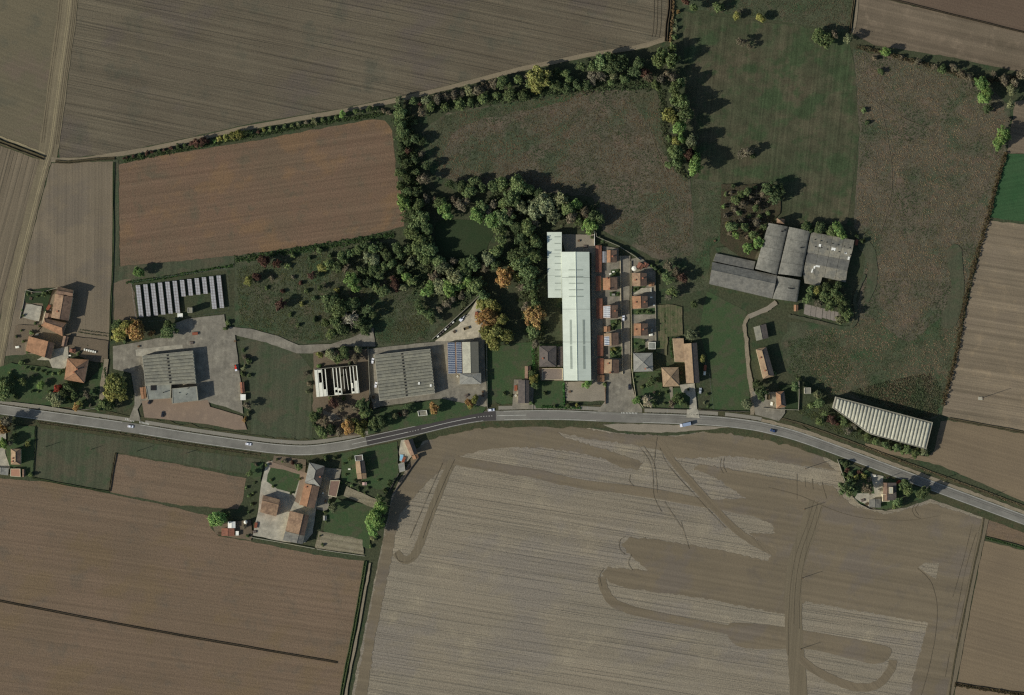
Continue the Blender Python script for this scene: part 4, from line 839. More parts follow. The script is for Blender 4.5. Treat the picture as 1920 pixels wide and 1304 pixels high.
# --- farm below the road
house('farm_villa', 'grey hip-roofed house beside the square farm lawn', 'house', [(581,867),(610,874),(601.5,912),(572.5,905)], 7.4, 9.8, m_slate, roof2=m_slate_d, hip=.3, n=3, chim=((.85,.55),))
house('farm_row', 'red tiled row with shaded brown slope joined to the grey-roofed house', 'house', [(572,906),(600,912.5),(590.5,953),(562,946)], 6.2, 8, m_tile_o, roof2=m_tile_d, n=3, chim=((.15,.15),))
house('hay_barn', 'square tiled barn standing alone in the pale farmyard', 'barn', [(526,936.5),(519,968),(489,960),(494.5,928)], 6.4, 8.2, m_tile, roof2=m_tile, frac=.3, n=2, wall=m_brick)
house('stable', 'tiled stable at the bottom of the pale farmyard', 'barn', [(544.5,957.5),(580.5,966),(572,1003.5),(536,995)], 6.8, 9.2, m_tile, roof2=m_tile_d, frac=.71, n=3)
house('stable_annex', 'grey-roofed extension at the foot of the tiled stable', 'barn', [(535.5,995.8),(572,1004.3),(568,1020),(531,1013)], 5.6, 7.2, m_fibre, roof2=m_fibre, frac=.71, n=2)
flat('garage_block', 'brown flat-roofed garage beside the white terrace', 'garage', [(620,901),(638,901),(631,932.5),(615.5,929)], 3.4, plain('brown_roof', (112,90,78), .12, 1.2), m_plast, .2, n=2)
house('lawn_house', 'narrow tiled house in the middle of the large lawn', 'house', [(667,865),(684,864),(687,886.5),(669,888)], 6.2, 7.8, m_tile_t, roof2=m_slate_d, n=2)
house('porch', 'tan lean-to at the foot of the narrow lawn house', 'lean-to', [(669,888.6),(687,887.2),(687.8,897.5),(671,898.5)], 3.6, 4.2, m_tile_t, n=1)
flat('roof_terrace', 'dark flat terrace block at the head of the lawn house', 'house', [(665.5,854.5),(680,852.5),(681.5,863.5),(667,864.5)], 5.8, m_slate_d, m_plast_w, .5, n=1)
house('hen_hut', 'pinkish little hut at the bottom of the large lawn', 'hut', rect(679.5,904.5,688,910), 2, 2.5, plain('pink_roof', (168,140,132), .1, 1), n=0)
house('corner_house', 'narrow house close to the road beside the tilled field', 'house', [(758,826),(774,822.5),(783.5,850.5),(770,854.5)], 7, 8.8, m_tile_d, roof2=m_slate_d, frac=.52, n=2)
house('corner_annex', 'orange annex at the foot of the narrow roadside house', 'house', [(772,855),(783.5,851.5),(785.5,858.5),(775.5,862)], 4, 4.8, m_tile_o, n=1)
flat('wood_shed', 'grey shed at the tip of the walled strip', 'shed', [(747,870),(758,867),(760,883),(749,886)], 3.2, m_slate, m_concw, .1, n=1)
house('tin_shed', 'pale metal-roofed shed near the round bright green tree', 'shed', rect(428,978,442,990), 3, 3.6, m_patch, n=1)
house('cattle_shed', 'reddish low shed under the pale metal-roofed shed', 'shed', rect(416,990.5,440,1005), 2.8, 3.4, m_tile_r, n=1)
flat('feed_bin', 'small white hut beside the reddish low shed', 'hut', rect(442.5,996,448,1004), 2.2, m_patch, m_plast_w, .05, n=0)
house('garden_hut', 'grey hut in the fenced plot below the white terrace', 'hut', rect(606,967,613,976), 2.2, 2.8, m_slate, n=0)
# ------------------------------------------------------------------ vegetation
LEAF = leafy('leaves'); m_bark = plain('bark', (88,76,62), .2, .5)
def crown_mesh(seed, n, kind='round', leaf=.17):
    """leaf clumps on many lobes; unit radius, from z=0 to z=1"""
    g = np.random.default_rng(seed); V = []
    nl = {'round': 40, 'tall': 32, 'shrub': 16, 'loose': 30}[kind]
    lobes = []
    for i in range(nl):
        a = g.uniform(0, 2*np.pi); z = g.uniform(.2, .92)**.8 if kind != 'shrub' else g.uniform(.1, .75)
        env = {'round': np.sin(np.pi*min(1, z*.8+.16))**.6, 'tall': np.sin(np.pi*min(1, z*.8+.16))**.9, 'shrub': (1-z*.75), 'loose': np.sin(np.pi*min(1, z*.84+.12))}[kind]
        rr = g.uniform(.25, .84)*env; lr = g.uniform(.11, .27)*(1 if kind != 'loose' else .85)
        lobes.append((rr*np.cos(a), rr*np.sin(a), z, lr))
    lobes.append((0, 0, .76 if kind != 'shrub' else .5, .34)); lobes = np.array(lobes)
    w_ = lobes[:, 3]**2; pick = g.choice(len(lobes), n, p=w_/w_.sum())
    L = lobes[pick]; dv = g.normal(0, 1, (n, 3)); dv[:, 2] = np.abs(dv[:, 2])*1.0 - .2; dv /= np.linalg.norm(dv, axis=1)[:, None]
    rad = L[:, 3]*g.uniform(.55, 1.2, n)*np.where(g.random(n) < .14, g.uniform(1.1, 1.7, n), 1.0)
    C = np.stack([L[:, 0]+dv[:, 0]*rad, L[:, 1]+dv[:, 1]*rad, L[:, 2]+dv[:, 2]*rad*.7], 1)
    nn = dv*1.0 + g.normal(0, .6, (n, 3)) + np.array((0, 0, .3)); nn /= np.linalg.norm(nn, axis=1)[:, None]
    t = np.cross(nn, g.normal(0, 1, (n, 3))); t /= np.linalg.norm(t, axis=1)[:, None]; b = np.cross(nn, t)
    s = leaf*g.uniform(.6, 1.35, n)[:, None]
    q = np.stack([C-t*s*.5-b*s*.3, C+t*s*.5-b*s*.42, C+t*s*.4+b*s*.5, C-t*s*.35+b*s*.4], 1).reshape(-1, 3)
    q[:, 2] = np.maximum(q[:, 2], .01)
    me = bpy.data.meshes.new('crown'); me.from_pydata(q.tolist(), [], [(4*i, 4*i+1, 4*i+2, 4*i+3) for i in range(n)]); me.update(); me.materials.append(LEAF); return me
CR = {'round': [crown_mesh(i, 3000, 'round', .115) for i in range(9)], 'tall': [crown_mesh(20+i, 2300, 'tall', .125) for i in range(3)],
      'loose': [crown_mesh(40+i, 1500, 'loose', .10) for i in range(4)], 'shrub': [crown_mesh(60+i, 900, 'shrub', .2) for i in range(6)]}
def trunk_mesh(seed, bare=False):
    """tapered trunk and limbs, unit height, crown radius 1"""
    g = random.Random(seed); m = MB(); m.tube((0,0,-.02), (.02,.01,.5), .07, .05, 7); m.tube((.02,.01,.5), (0,.03,.85), .05, .015, 6)
    for i in range(16 if bare else 7):
        a = g.uniform(0, 6.28); z = g.uniform(.28, .72); l = g.uniform(.45, .95 if bare else .7)
        e = (math.cos(a)*l, math.sin(a)*l, min(.98, z+g.uniform(.12, .3))); m.tube((0,0,z), e, .028, .008, 5)
        if bare:
            for k in range(5):
                f = g.uniform(.4, .95); p = (e[0]*f, e[1]*f, z+(e[2]-z)*f); b = a+g.uniform(-.9, .9); s = g.uniform(.15, .4)
                m.tube(p, (p[0]+math.cos(b)*s, p[1]+math.sin(b)*s, p[2]+g.uniform(.02, .15)), .012, .004, 4)
    me = bpy.data.meshes.new('trunk'); me.from_pydata(m.v, [], m.f); me.update(); me.materials.append(m_bark); return me
TR = [trunk_mesh(i) for i in range(4)]; TRB = [trunk_mesh(10+i, True) for i in range(2)]
for me in TRB: me.materials[0] = plain('grey_bark', (140,132,118), .15, .5)
PAL = {'g': ((75,85,56), 'mid green'), 'd': ((62,71,48), 'dark green'), 'l': ((85,102,60), 'bright green'), 'y': ((98,98,58), 'yellow-green'), 'o': ((110,90,58), 'orange'),
       'r': ((69,53,45), 'dark red'), 'b': ((82,77,64), 'brownish'), 'p': ((88,91,68), 'pale olive'), 'x': ((118,113,98), 'leafless grey'), 'R': ((112,58,46), 'bright red')}
ONES = 'first second third fourth fifth sixth seventh eighth ninth tenth eleventh twelfth thirteenth fourteenth fifteenth sixteenth seventeenth eighteenth nineteenth'.split()
def ordn(k):
    if k < 19: return ONES[k]
    t, o = divmod(k+1, 10); s = {2:'twent',3:'thirt',4:'fort',5:'fift'}[t]
    return s+'ieth' if o == 0 else s+'y-'+ONES[o-1]
NT = 0
def grove(phrase, group, axis, spots, hf=1.0):
    """spots: 'x y r colour' separated by commas, photo px; counted along axis"""
    global NT
    L = []
    for s in spots.split(','):
        a = s.split()
        if len(a) == 4: L.append((float(a[0]), float(a[1]), float(a[2]), a[3]))
    keep = []
    for t in sorted(L, key=lambda t: -t[2]):
        if all(math.hypot(t[0]-u[0], t[1]-u[1]) > .54*(t[2]+u[2]) or t[3] not in u[3]+'gdlp' for u in keep): keep.append(t)
    L = keep
    L.sort(key=lambda t: t[0]*axis[0]+t[1]*axis[1]); cnt = {}; tot = {}
    K3 = lambda r_: 'shrub' if r_ < 6.2 else ('bush' if r_ < 8.6 else 'tree')
    for t in L: k = (t[3], K3(t[2])); tot[k] = tot.get(k, 0)+1
    for x, y, rp, c in L:
        sh = rp < 6.2; kind = K3(rp); key = (c, kind); k = cnt.get(key, 0); cnt[key] = k+1; NT += 1
        first = (ordn(k)+' ' if tot[key] > 1 else 'only ')
        lab = '%s%s %s %s' % (first, PAL[c][1], kind, phrase)
        g = random.Random(NT*13+5); r = rp*S*(1.2 if sh else 1.34)*g.uniform(.85, 1.22); h = (r*1.25+.5) if sh else (r*1.3+3.2)*hf*g.uniform(.9, 1.12)
        t = thing(kind, lab, kind, (X(x), Y(y), zg(x, y)), g.uniform(0, 6.28), group)
        if c == 'x': tm = g.choice(TRB)
        else: tm = g.choice(TR)
        tr = link(bpy.data.objects.new('trunk' if not sh else 'stem', tm), t); tr.scale = (r*.8 if c != 'x' else r, r*.8 if c != 'x' else r, h*(.9 if c != 'x' else 1))
        fam = 'shrub' if sh else ('loose' if c in 'bx' or g.random() < .16 else ('tall' if g.random() < .18 else 'round'))
        cr = link(bpy.data.objects.new('crown' if not sh else 'foliage', g.choice(CR[fam])), t)
        z0 = .02 if sh else h*.16
        cr.location = (0, 0, z0); cr.scale = (r*g.uniform(.8, 1.2)*(1 if c != 'x' else .85), r*g.uniform(.8, 1.2), (h-z0)*(.92 if c != 'x' else .8)); cr.rotation_euler = (0, 0, g.uniform(0, 6.28))
        base = alb(PAL[c][0]); f = g.uniform(.75, 1.28)*1.72; hu = g.uniform(.95, 1.05)
        cr.color = (base[0]*f*hu*1.25, base[1]*f*1.25, base[2]*f/hu*1.25, 1)
grove('from the track crossing in the hedgerow above the brown field', 'hedgerow above the brown field', (1,0), '232 298 3 r,238 296 3 r,250 293 4 r,262 290 4 d,275 287 4 r,285 285 4 r,298 283 3.5 d,308 281 4 r,320 278 4 r,335 275 5 d,346 272 4 g,360 270 6 r,370 268 7 r,381 267 7 r,390 266 5 r,403 264 5 l,412 261 6 y,425 258 7 y,437 256 7 y,448 253 7 y,460 251 6 y,470 250 5 g,485 247 5 r,495 244 5 y,508 242 5 g,520 241 5 g,535 238 5 g,548 236 5 g,560 233 6 p,575 230 5 b,590 228 6 p,605 225 5 g,618 222 5 d,630 220 5 g,643 215 6.3 l,655 213 5 g,668 210 6.3 g,680 209 5 g,693 206 7 g,705 205 5 g,718 207 6 b,728 212 6 b')
grove('from the field track in the belt beside the brown field', 'tree belt beside the brown field', (0,1), '748 200 8 g,750 190 7 p,752 215 9 g,752 235 10 g,756 250 9 g,745 225 6 g,765 193 6 b,775 190 7 g,788 195 6 r,800 190 8 p,808 200 8 g,790 212 7 b,778 230 6 d,765 268 8 d,752 275 7 d,765 285 7 r,778 262 8 d,790 265 7 d,750 300 8 d,763 305 8 d,778 300 8 d,790 290 7 b,800 312 8 d,752 325 8 g,765 335 9 d,780 325 8 d,795 335 9 b,750 350 8 g,757 378 11 l,765 360 8 g,782 360 9 d,785 385 10 g,800 375 9 b,775 400 9 d,790 410 12 g,780 425 12 g,800 430 12 g,775 440 10 g,790 450 12 g,805 448 10 g,795 470 13 g,782 465 10 g,810 470 11 g,800 487 10 g', 1.15)
grove('from the brown field in the ring round the dark clearing', 'trees round the clearing', (1,0), '832 390 13 l,825 380 9 g,840 404 10 l,815 375 8 b,850 375 9 b,862 385 10 b,875 380 9 b,890 395 12 g,893 405 13 l,905 390 11 g,915 400 10 b,925 385 9 b,925 413 12 l,937 430 13 g,945 410 12 g,940 450 14 g,930 472 13 g,915 487 11 p,926 497 12 g,910 503 9 b,845 345 10 d,865 350 9 d,880 360 9 g,905 352 10 g,890 340 8 d')
grove('from the clearing in the wood above the white factory', 'wood above the factory', (1,0), '945 380 12 g,960 372 14 g,976 388 13 p,990 402 12 g,955 400 10 b,970 427 10 d,1000 395 15 p,1020 385 15 p,1036 405 15 p,1050 376 13 p,1080 383 9 l,1062 392 10 g,1095 400 11 b,1110 405 11 d,1124 411 9 d,1105 424 10 l,1085 414 9 g,1070 408 9 b,970 350 14 g,990 355 12 g,940 345 13 g,925 350 10 g,1002 417 10 b,990 428 11 g,1010 362 10 d', 1.1)
grove('from the far end of the wood beside the factory wing', 'wood beside the factory', (0,1), '985 470 15 d,1000 482 13 g,975 495 15 g,990 512 14 g,965 478 12 d,995 532 13 g,1000 552 9 g,980 540 9 b,968 520 8 y,1003 572 10 g,1002 593 18 o,988 577 9 b,945 520 17 o,956 509 11 o,934 528 10 o,1000 622 10 g,1005 646 9 b,1003 455 12 g,975 448 11 d,985 445 9 g', 1.05)
grove('from the wall corner in the grove over the pale yard', 'grove over the yard', (0,1), '903 572 10 y,916 570 12 y,928 574 11 y,910 592 13 o,924 598 11 o,914 610 10 o,930 622 18 y,914 625 12 y,946 630 15 y,952 642 10 y,926 642 12 y,906 556 10 g,940 600 10 y', 1.0)
grove('from the solar field in the thicket above the diagonal wall', 'thicket above the diagonal wall', (1,0), '820 490 9 g,830 502 10 p,815 520 10 b,845 512 13 p,856 522 12 p,870 510 12 g,876 526 12 l,860 536 12 l,842 540 12 l,826 536 12 p,810 535 10 l,800 547 10 l,872 495 9 g,886 495 10 g,850 492 9 b,890 536 10 g,900 530 9 d,880 550 9 d,866 556 9 b,850 562 9 b,790 585 9 g,785 570 8 d,806 590 9 g,811 601 6.5 g,826 580 9 b,838 570 8 b,762 520 9 l,772 527 10 g,756 540 9 p,741 535 9 r,738 522 6.5 r,752 505 9 g,745 466 12 g,765 468 9 g,752 480 9 g,770 492 9 p')
grove('from the solar field in the rough plot', 'scrub in the rough plot', (1,0), '495 490 9 r,520 495 7 r,482 520 7 r,466 528 7 y,585 518 7 r,605 503 7 y,563 532 5 r,530 547 5.5 r,525 573 8 r,567 570 5 y,632 543 6 y,660 525 14 l,672 532 13 l,668 542 10 l,680 508 9 d,690 480 10 p,703 488 10 p,700 468 8 g,655 475 8 g,638 580 15 g,624 570 12 d,660 573 11 d,630 602 12 g,656 597 17 x,641 616 12 d,672 604 12 d,690 582 11 d,702 592 9 d,720 547 9 d,611 606 7 g,622 626 8 g,540 500 6 g,550 480 6 g,580 485 6 d,600 470 6 g,620 480 6 d,615 495 8 g,632 500 9 d,645 490 8 g,650 505 7 b,700 505 9 g,712 515 9 d,720 500 8 g,725 480 9 d,735 495 8 g,690 530 9 d,705 540 8 g,600 540 7 d,612 560 8 g,590 560 6 d,575 545 5 g,550 520 5 b,510 520 5 b,500 540 5 g,545 590 5 g,560 610 5 d,590 600 6 d,685 620 8 d,640 480 8 g,670 470 8 g,685 462 7 d,715 465 8 d')
grove('from the field corner in the tall row beside the meadow', 'tall row beside the meadow', (0,1), '1285 5 7 r,1300 16 8 g,1271 22 5 o,1268 40 5.5 p,1268 55 6 p,1266 70 6 g,1240 105 12 g,1234 116 11 g,1260 91 9 g,1258 115 12 g,1250 140 8 b,1260 146 9 b,1240 152 8 b,1230 162 9 g,1265 166 10 g,1276 156 9 g,1275 184 10 g,1279 196 10 g,1262 190 8 g,1270 206 11 p,1252 215 12 y,1263 226 11 y,1284 216 11 d,1272 241 13 l,1281 251 12 l,1275 262 10 l,1295 266 10 p,1267 266 8 y,1265 286 10 g,1276 291 10 g,1290 291 9 r,1303 300 11 l,1300 315 11 l,1254 311 7 g,1268 306 8 g,1255 261 7 g,1300 280 8 d', 1.5)
grove('from the tree belt in the hedgerow under the field track', 'hedgerow under the field track', (1,0), '820 185 9 b,836 181 8 b,851 178 9 b,866 176 8 b,880 170 9 p,895 170 10 b,911 165 9 b,926 160 10 b,941 155 10 g,956 161 8 g,971 150 9 g,986 145 8 b,1010 150 15 y,1008 166 11 y,998 158 9 g,1060 140 11 g,1067 151 8 g,1044 135 8 d,1090 126 10 d,1110 126 13 g,1126 120 13 g,1141 110 13 g,1150 126 15 d,1166 116 14 d,1181 115 14 d,1196 121 12 d,1190 136 10 d,1150 141 10 p,1126 142 10 b,1110 146 9 b,1145 156 9 g,1170 150 9 g,1206 137 9 r,1216 146 8 b,834 201 8 g,862 196 8 g,882 193 8 g,906 186 8 g,931 181 9 g,956 178 9 d,981 180 9 d,1041 161 9 d,1061 166 9 d,1081 161 9 d,1100 161 8 d', 1.05)
grove('from the tall tree row along the upper meadow edge', 'trees on the upper meadow edge', (1,0), '1345 15 7 g,1352 11 6 g,1380 31 7 y,1425 35 6.3 y,1388 80 10 b,1404 88 7 b,1392 78 6 d,1388 290 9 b,1399 285 9 b,1410 291 6 d,1534 70 13 g,1546 76 11 g,1562 66 9 b,1590 75 10 p')
grove('from the meadow along the far hedge of the fallow', 'trees in the far hedge', (1,0), '1660 98 9 l,1840 158 11 l,1836 150 8 l,1848 174 12 l,1842 186 9 l,1876 262 11 l,1881 251 10 l,1868 270 9 l,1620 208 5 g,1626 231 6 d,1652 134 6 d,1640 110 6 b,1690 108 6 b,1720 116 7 b,1752 126 7 b,1766 131 8 g,1788 127 7 b,1800 140 8 b,1816 146 8 b,1862 140 8 b,1821 161 8 b,1880 150 9 b,1896 170 9 p,1902 156 9 b,1915 140 9 b,1893 195 8 p,1892 225 6 b,1850 205 7 d')
grove('from the vaulted barn behind the patched barn', 'shrubs behind the patched barn', (1,0), '1510 425 8 g,1519 435 6.5 g,1570 430 9 l,1576 439 8 l,1559 434 7 g,1536 428 8 d,1606 443 6 d,1618 452 6 d')
grove('from the cracked slabs in the clump below the patched barn', 'clump below the patched barn', (1,0), '1514 562 9 g,1520 546 8 g,1530 545 7 y,1534 570 8 b,1546 556 9 g,1561 551 11 g,1571 562 11 g,1556 571 10 g,1576 580 9 d,1582 570 7 d,1570 536 8 d,1586 590 8 g,1574 600 7 p,1548 540 7 d')
grove('from the meadow among the greenhouse frames', 'growth among the greenhouse frames', (1,0), '1440 355 11 d,1456 361 11 d,1450 376 9 d,1400 360 8 g,1389 366 8 g,1427 368 6.5 l,1398 366 5 l,1357 388 6 l,1379 376 7 g,1416 391 7 g,1371 426 8 g,1364 420 6 y,1380 441 7 l,1396 426 7 g,1411 441 8 g,1421 456 8 l,1401 466 7 l,1431 426 7 g,1375 350 6 d,1415 352 6 g,1385 400 6 g,1405 405 6 d,1425 405 6 g,1360 405 5 b,1440 400 6 g,1435 445 5.5 d,1370 362 6 b,1410 372 6 b,1392 383 7 b,1375 392 6 b,1420 380 6 b,1368 438 6 b,1390 412 7 b,1418 418 7 b,1430 362 7 b,1400 445 6 b,1360 365 5 g,1445 420 6 b')
grove('from the factory in the gardens round the cul-de-sac', 'garden trees round the cul-de-sac', (1,0), '1254 500 9 b,1268 511 9 b,1279 521 9 r,1250 522 9 g,1260 546 11 g,1253 557 8 b,1301 571 8 d,1236 511 6 d,1228 505 5 d,1296 628 9 p,1317 673 7 y,1214 722 5 d,1222 715 7 d,1205 726 5 g,1194 751 8 l,1212 752 11 x,1101 720 8 l,1082 760 4 y,1133 721 5 g,1268 745 8 g,1276 751 7 g,1260 757 6.3 b,1287 757 6 d,1150 610 4 g,1155 604 4 d,1152 655 4 y,1158 660 4 d,1148 664 4 g,1196 586 3 g,1215 584 3 g,1152 515 3 g,1159 508 3 d,1148 550 3 d,1158 553 3 g,1190 543 3 g,1197 541 3 d,1205 584 3 d,1221 587 3 d,1160 603 3 g,1148 616 3 d,1161 668 3 g,1147 656 3 y,1190 645 3 g,1198 652 4 d,1207 640 3 g,1192 708 3 d,1190 718 3 g,1232 712 3 g,1236 740 4 g,1245 757 4 d,1250 735 3 g,1283 740 4 g,1290 730 3 d,1326 740 4 g,1320 755 4 p,1328 762 4 d,1226 736 4 b,1228 758 5 g,1232 492 4 d,1222 499 4 g,1124 444 4 g,1131 452 4 d,1110 446 4 g')
grove('from the road beside the dirt track houses', 'trees by the dirt track houses', (0,-1), '1400 757 7 p,1417 721 11 d,1426 736 9 d,1490 725 7 g,1532 740 7 p,1535 756 7 g,1444 690 5 g,1450 700 6 g,1546 776 8 g,1536 790 6.5 g,1556 786 6.5 r,1562 791 6 r,1570 796 5 r,1582 790 7 g,1435 730 6 b,1498 710 5 d,1520 760 6 g')
grove('from the road bend along the vaulted shed', 'shrubs along the vaulted shed', (1,0), '1625 820 6.5 g,1641 828 6.5 g,1660 834 7 g,1681 840 7 g,1700 843 7 g,1715 848 6.5 g,1731 846 6.5 p,1590 808 6.5 b,1602 800 6.5 b,1575 780 6 d,1612 812 6 d,1670 842 5 d,1692 849 5 g,1740 852 5 d')
grove('from the stubble field inside the curved wall', 'garden inside the curved wall', (1,0), '1587 915 11 d,1590 922 8 d,1625 916 9 b,1622 922 7 g,1577 866 6 d,1585 871 6 d,1588 882 5 r,1596 890 6 g,1606 895 5 y,1611 885 5 r,1590 896 5 g,1616 880 5 b,1600 902 5 g,1582 890 4 d,1620 893 5 y,1630 900 5 b,1694 909 10 g,1701 919 8 g,1684 904 5 R,1728 924 10 d,1737 925 8 d,1682 942 9 g,1677 949 6.3 g,1742 918 6 d', 1.15)
grove('from the farmland around the south warehouse yard', 'trees round the south warehouse', (1,0), '225 626 12 y,236 615 12 y,222 612 9 g,255 621 12 o,250 610 9 y,263 612 8 o,285 626 6 o,318 621 11 g,315 610 8 g,218 721 15 y,229 714 12 y,212 736 13 y,226 741 11 y,262 511 8 l,460 670 5 b,458 690 6 p,455 702 5 g,467 676 6 d,463 760 7 b,466 775 6 p,460 786 5 o,456 656 4 g,424 616 5 d,428 605 5 g,468 705 5 d,233 638 6 d')
grove('from the pasture round the roofless hall', 'growth round the roofless hall', (1,0), '600 665 6.5 y,622 666 9 p,635 671 10 g,646 661 8 g,656 681 6 p,666 670 8 b,672 656 8 p,598 686 5 l,590 781 6.5 g,601 770 8 g,611 790 8 b,605 811 9 g,621 806 9 d,636 811 8 b,655 801 11 o,665 790 9 y,675 806 11 y,681 796 9 y,650 786 8 b,641 765 8 b,626 756 8 r,666 765 7 b,681 760 9 g,686 776 9 g,620 750 6 g,645 748 5 g,575 700 5 b,580 720 5 b,578 735 5 p,592 800 6 d,655 720 4 d,610 715 3 d,640 705 3 d')
grove('from the roofless hall along the roadside lawn', 'trees on the roadside lawn', (1,0), '715 790 11 d,704 795 9 d,730 786 8 d,741 780 6.5 p,760 773 8 b,766 765 6.5 d,815 765 8 o,880 756 8 o,890 750 8 y,882 761 6.5 y,750 778 5 r')
grove('from the fields in the garden of the hip-roofed house', 'garden south of the farm', (1,0), '5 722 11 g,12 736 11 g,21 726 9 d,45 716 9 g,78 723 7 l,110 728 6.3 R,130 727 9 d,120 737 8 d,105 746 11 p,111 756 9 p,140 741 7 g,151 756 8 y,145 762 6.5 o,165 740 8 b,195 757 9 g,206 761 8 d,40 681 6 g,84 552 6 d,92 548 5 d,60 624 4 g,52 660 4 g,185 765 5 g,170 760 5 b,30 745 5 g,60 735 4 d,48 690 3 g,58 693 3 d,68 694 3 g,80 696 3 d,88 700 4 d,100 702 3 g,112 700 4 g,118 694 3 d,20 700 4 g,30 708 4 d,62 705 3 g,72 735 3 g,92 735 4 g,130 752 4 g,160 752 4 d,176 748 4 g,180 735 3 g,52 552 3 g,60 550 3 b,70 556 3 d,44 592 3 d,42 582 3 g,66 607 3 g,75 612 3 d,40 620 3 g,32 632 3 d,44 640 3 g,88 648 3 g,146 664 4 g,150 660 3 d,108 618 3 g')
grove('from the road beside the tan hip-ended house', 'trees by the tan hip-ended house', (0,1), '15 792 11 b,10 801 10 o,8 831 7 l,20 832 7 b,52 832 5 y,58 891 6 g,30 815 5 d', 1.3)
grove('from the brown field in the farm gardens below the road', 'trees of the farm below the road', (1,0), '408 972 13 l,400 981 7 l,424 966 7 d,470 888 7 g,480 872 5 b,563 876 7 g,548 868 4 r,535 864 4 b,625 951 8 p,610 960 5 g,705 972 17 l,715 951 11 l,700 988 11 l,712 936 9 g,731 905 6.3 d,722 920 6 d,700 1010 6 p,695 1025 5 g,676 905 4 b,665 902 4 d,690 915 4 d,655 860 4 g,630 858 5 d,610 860 5 d,460 985 5 b,465 1005 4 d,545 972 4 g,468 930 4 g,472 945 4 d,462 915 4 g,520 862 3 d,530 866 3 g,556 872 3 d,500 872 3 g,508 900 3 d,512 912 3 g,545 925 3 d,562 898 3 g,618 940 4 d,630 945 3 g,612 978 3 g,640 905 3 g,650 906 3 d,660 910 4 g,672 918 4 d,684 925 3 g,600 1005 3 g,605 1022 3 d,645 870 3 g,648 890 3 d,710 900 3 g,466 960 4 d,475 925 3 g,478 905 3 d,690 870 3 d', 1.1)
grove('from the workshop beside the dark roadside house', 'trees by the dark roadside house', (1,0), '1001 711 9 y,1003 722 6.5 g,998 700 6.5 g,996 756 5 g,1022 738 4 d,958 742 4 d,945 738 4 d,1065 762 4 g,1040 762 4 g')

# hedges: one clipped or wild run of foliage each
def hedge(label, path, w_px, h, color, dens=9.0, wild=.3, leaf=.75):
    nm = 'undergrowth' if 'undergrowth' in label or 'bramble' in label or 'nettle' in label else 'hedge'
    p = np.array(spline(path, 8) if len(path) > 2 else ragged(path, 0, 4, False)); seg = np.linalg.norm(np.diff(p, axis=0), axis=1); cum = np.r_[0, np.cumsum(seg)]
    n = int(cum[-1]*S*w_px*S*dens*.5)+60; t = RNG.uniform(0, cum[-1], n)
    q = np.stack([np.interp(t, cum, p[:, 0]), np.interp(t, cum, p[:, 1])], 1)
    T = np.stack([np.interp(t, cum, np.gradient(p[:, 0])), np.interp(t, cum, np.gradient(p[:, 1]))], 1); T /= np.linalg.norm(T, axis=1)[:, None]+1e-9
    ph = np.sin(t*.21+RNG.uniform(0, 6))*.5 + np.sin(t*.53+1)*.5
    o_ = RNG.uniform(-.5, .5, n)*w_px*(1+wild*ph); q = q + np.stack([-T[:, 1], T[:, 0]], 1)*o_[:, None]
    z = h*(1+wild*ph)*np.sqrt(np.clip(1-(2*o_/w_px/1.3)**2, .05, 1))*RNG.uniform(.35, 1.05, n)
    C = np.stack([(q[:, 0]-960)*S, (652-q[:, 1])*S, z+.1], 1)
    nn = RNG.normal(0, .6, (n, 3)) + np.array((0, 0, .8)); nn /= np.linalg.norm(nn, axis=1)[:, None]
    a = np.cross(nn, RNG.normal(0, 1, (n, 3))); a /= np.linalg.norm(a, axis=1)[:, None]; b = np.cross(nn, a); s = leaf*RNG.uniform(.6, 1.4, n)[:, None]
    V = np.stack([C-a*s*.5-b*s*.3, C+a*s*.5-b*s*.4, C+a*s*.4+b*s*.5, C-a*s*.4+b*s*.4], 1).reshape(-1, 3)
    o0 = C.mean(0); o0[2] = 0
    o = mk(nm, V-o0, [(4*i, 4*i+1, 4*i+2, 4*i+3) for i in range(n)], LEAF); o.location = o0; o.color = alb(tuple(c*1.15 for c in color), 1.4); tag(o, label, nm, None, 'stuff' if nm != 'hedge' else None); return o
hedge('dark ragged hedge along the edge of the far sandy field', [(1886,285),(1868,345),(1852,410),(1828,490),(1808,570),(1795,650),(1778,720),(1768,760)], 8, 1.9, (64,56,40), 9, .5)
hedge('dark field hedge between fallow and upper striped field', [(1605,88),(1650,98),(1700,112),(1760,128),(1820,148),(1870,150),(1920,140)], 8, 2.0, (62,56,42), 8, .5)
hedge('orange-brown hedge strip beside the field corner ditch', [(1262,-20),(1261,30),(1256,80)], 5, 1.6, (98,84,60), 9, .4)
hedge('low hedge row on the bank beside the road bend', [tuple(p) for p in offset(dense(1600, 1990, 20), -23)], 4, .7, (88,78,58), 7, .6, .5)
hedge('dark roadside hedge beside the southern pasture', [tuple(p) for p in offset(dense(72, 480, 20), 13)], 3.2, .8, (60,54,38), 9, .5, .5)
hedge('clipped dark hedge along the footway by the pasture', [tuple(p) for p in offset(dense(-60, 228, 20), -10.3)], 1.8, .8, (50,46,36), 14, .1, .4)
hedge('clipped dark hedge along the footway past the forecourt', [tuple(p) for p in offset(dense(285, 560, 20), -10.3)], 1.8, .8, (50,46,36), 14, .1, .4)
hedge('clipped dark hedge along the footway beside new asphalt', [tuple(p) for p in offset(dense(565, 890, 20), -10.3)], 1.6, .8, (46,44,36), 14, .1, .4)
hedge('clipped dark hedge along the footway past the factory', [tuple(p) for p in offset(dense(936, 1112, 20), -10.3)], 1.6, .8, (46,44,36), 14, .1, .4)
hedge('clipped dark hedge along the footway before the bend', [tuple(p) for p in offset(dense(1212, 1420, 20), -10.3)], 1.8, .8, (50,46,36), 14, .1, .4)
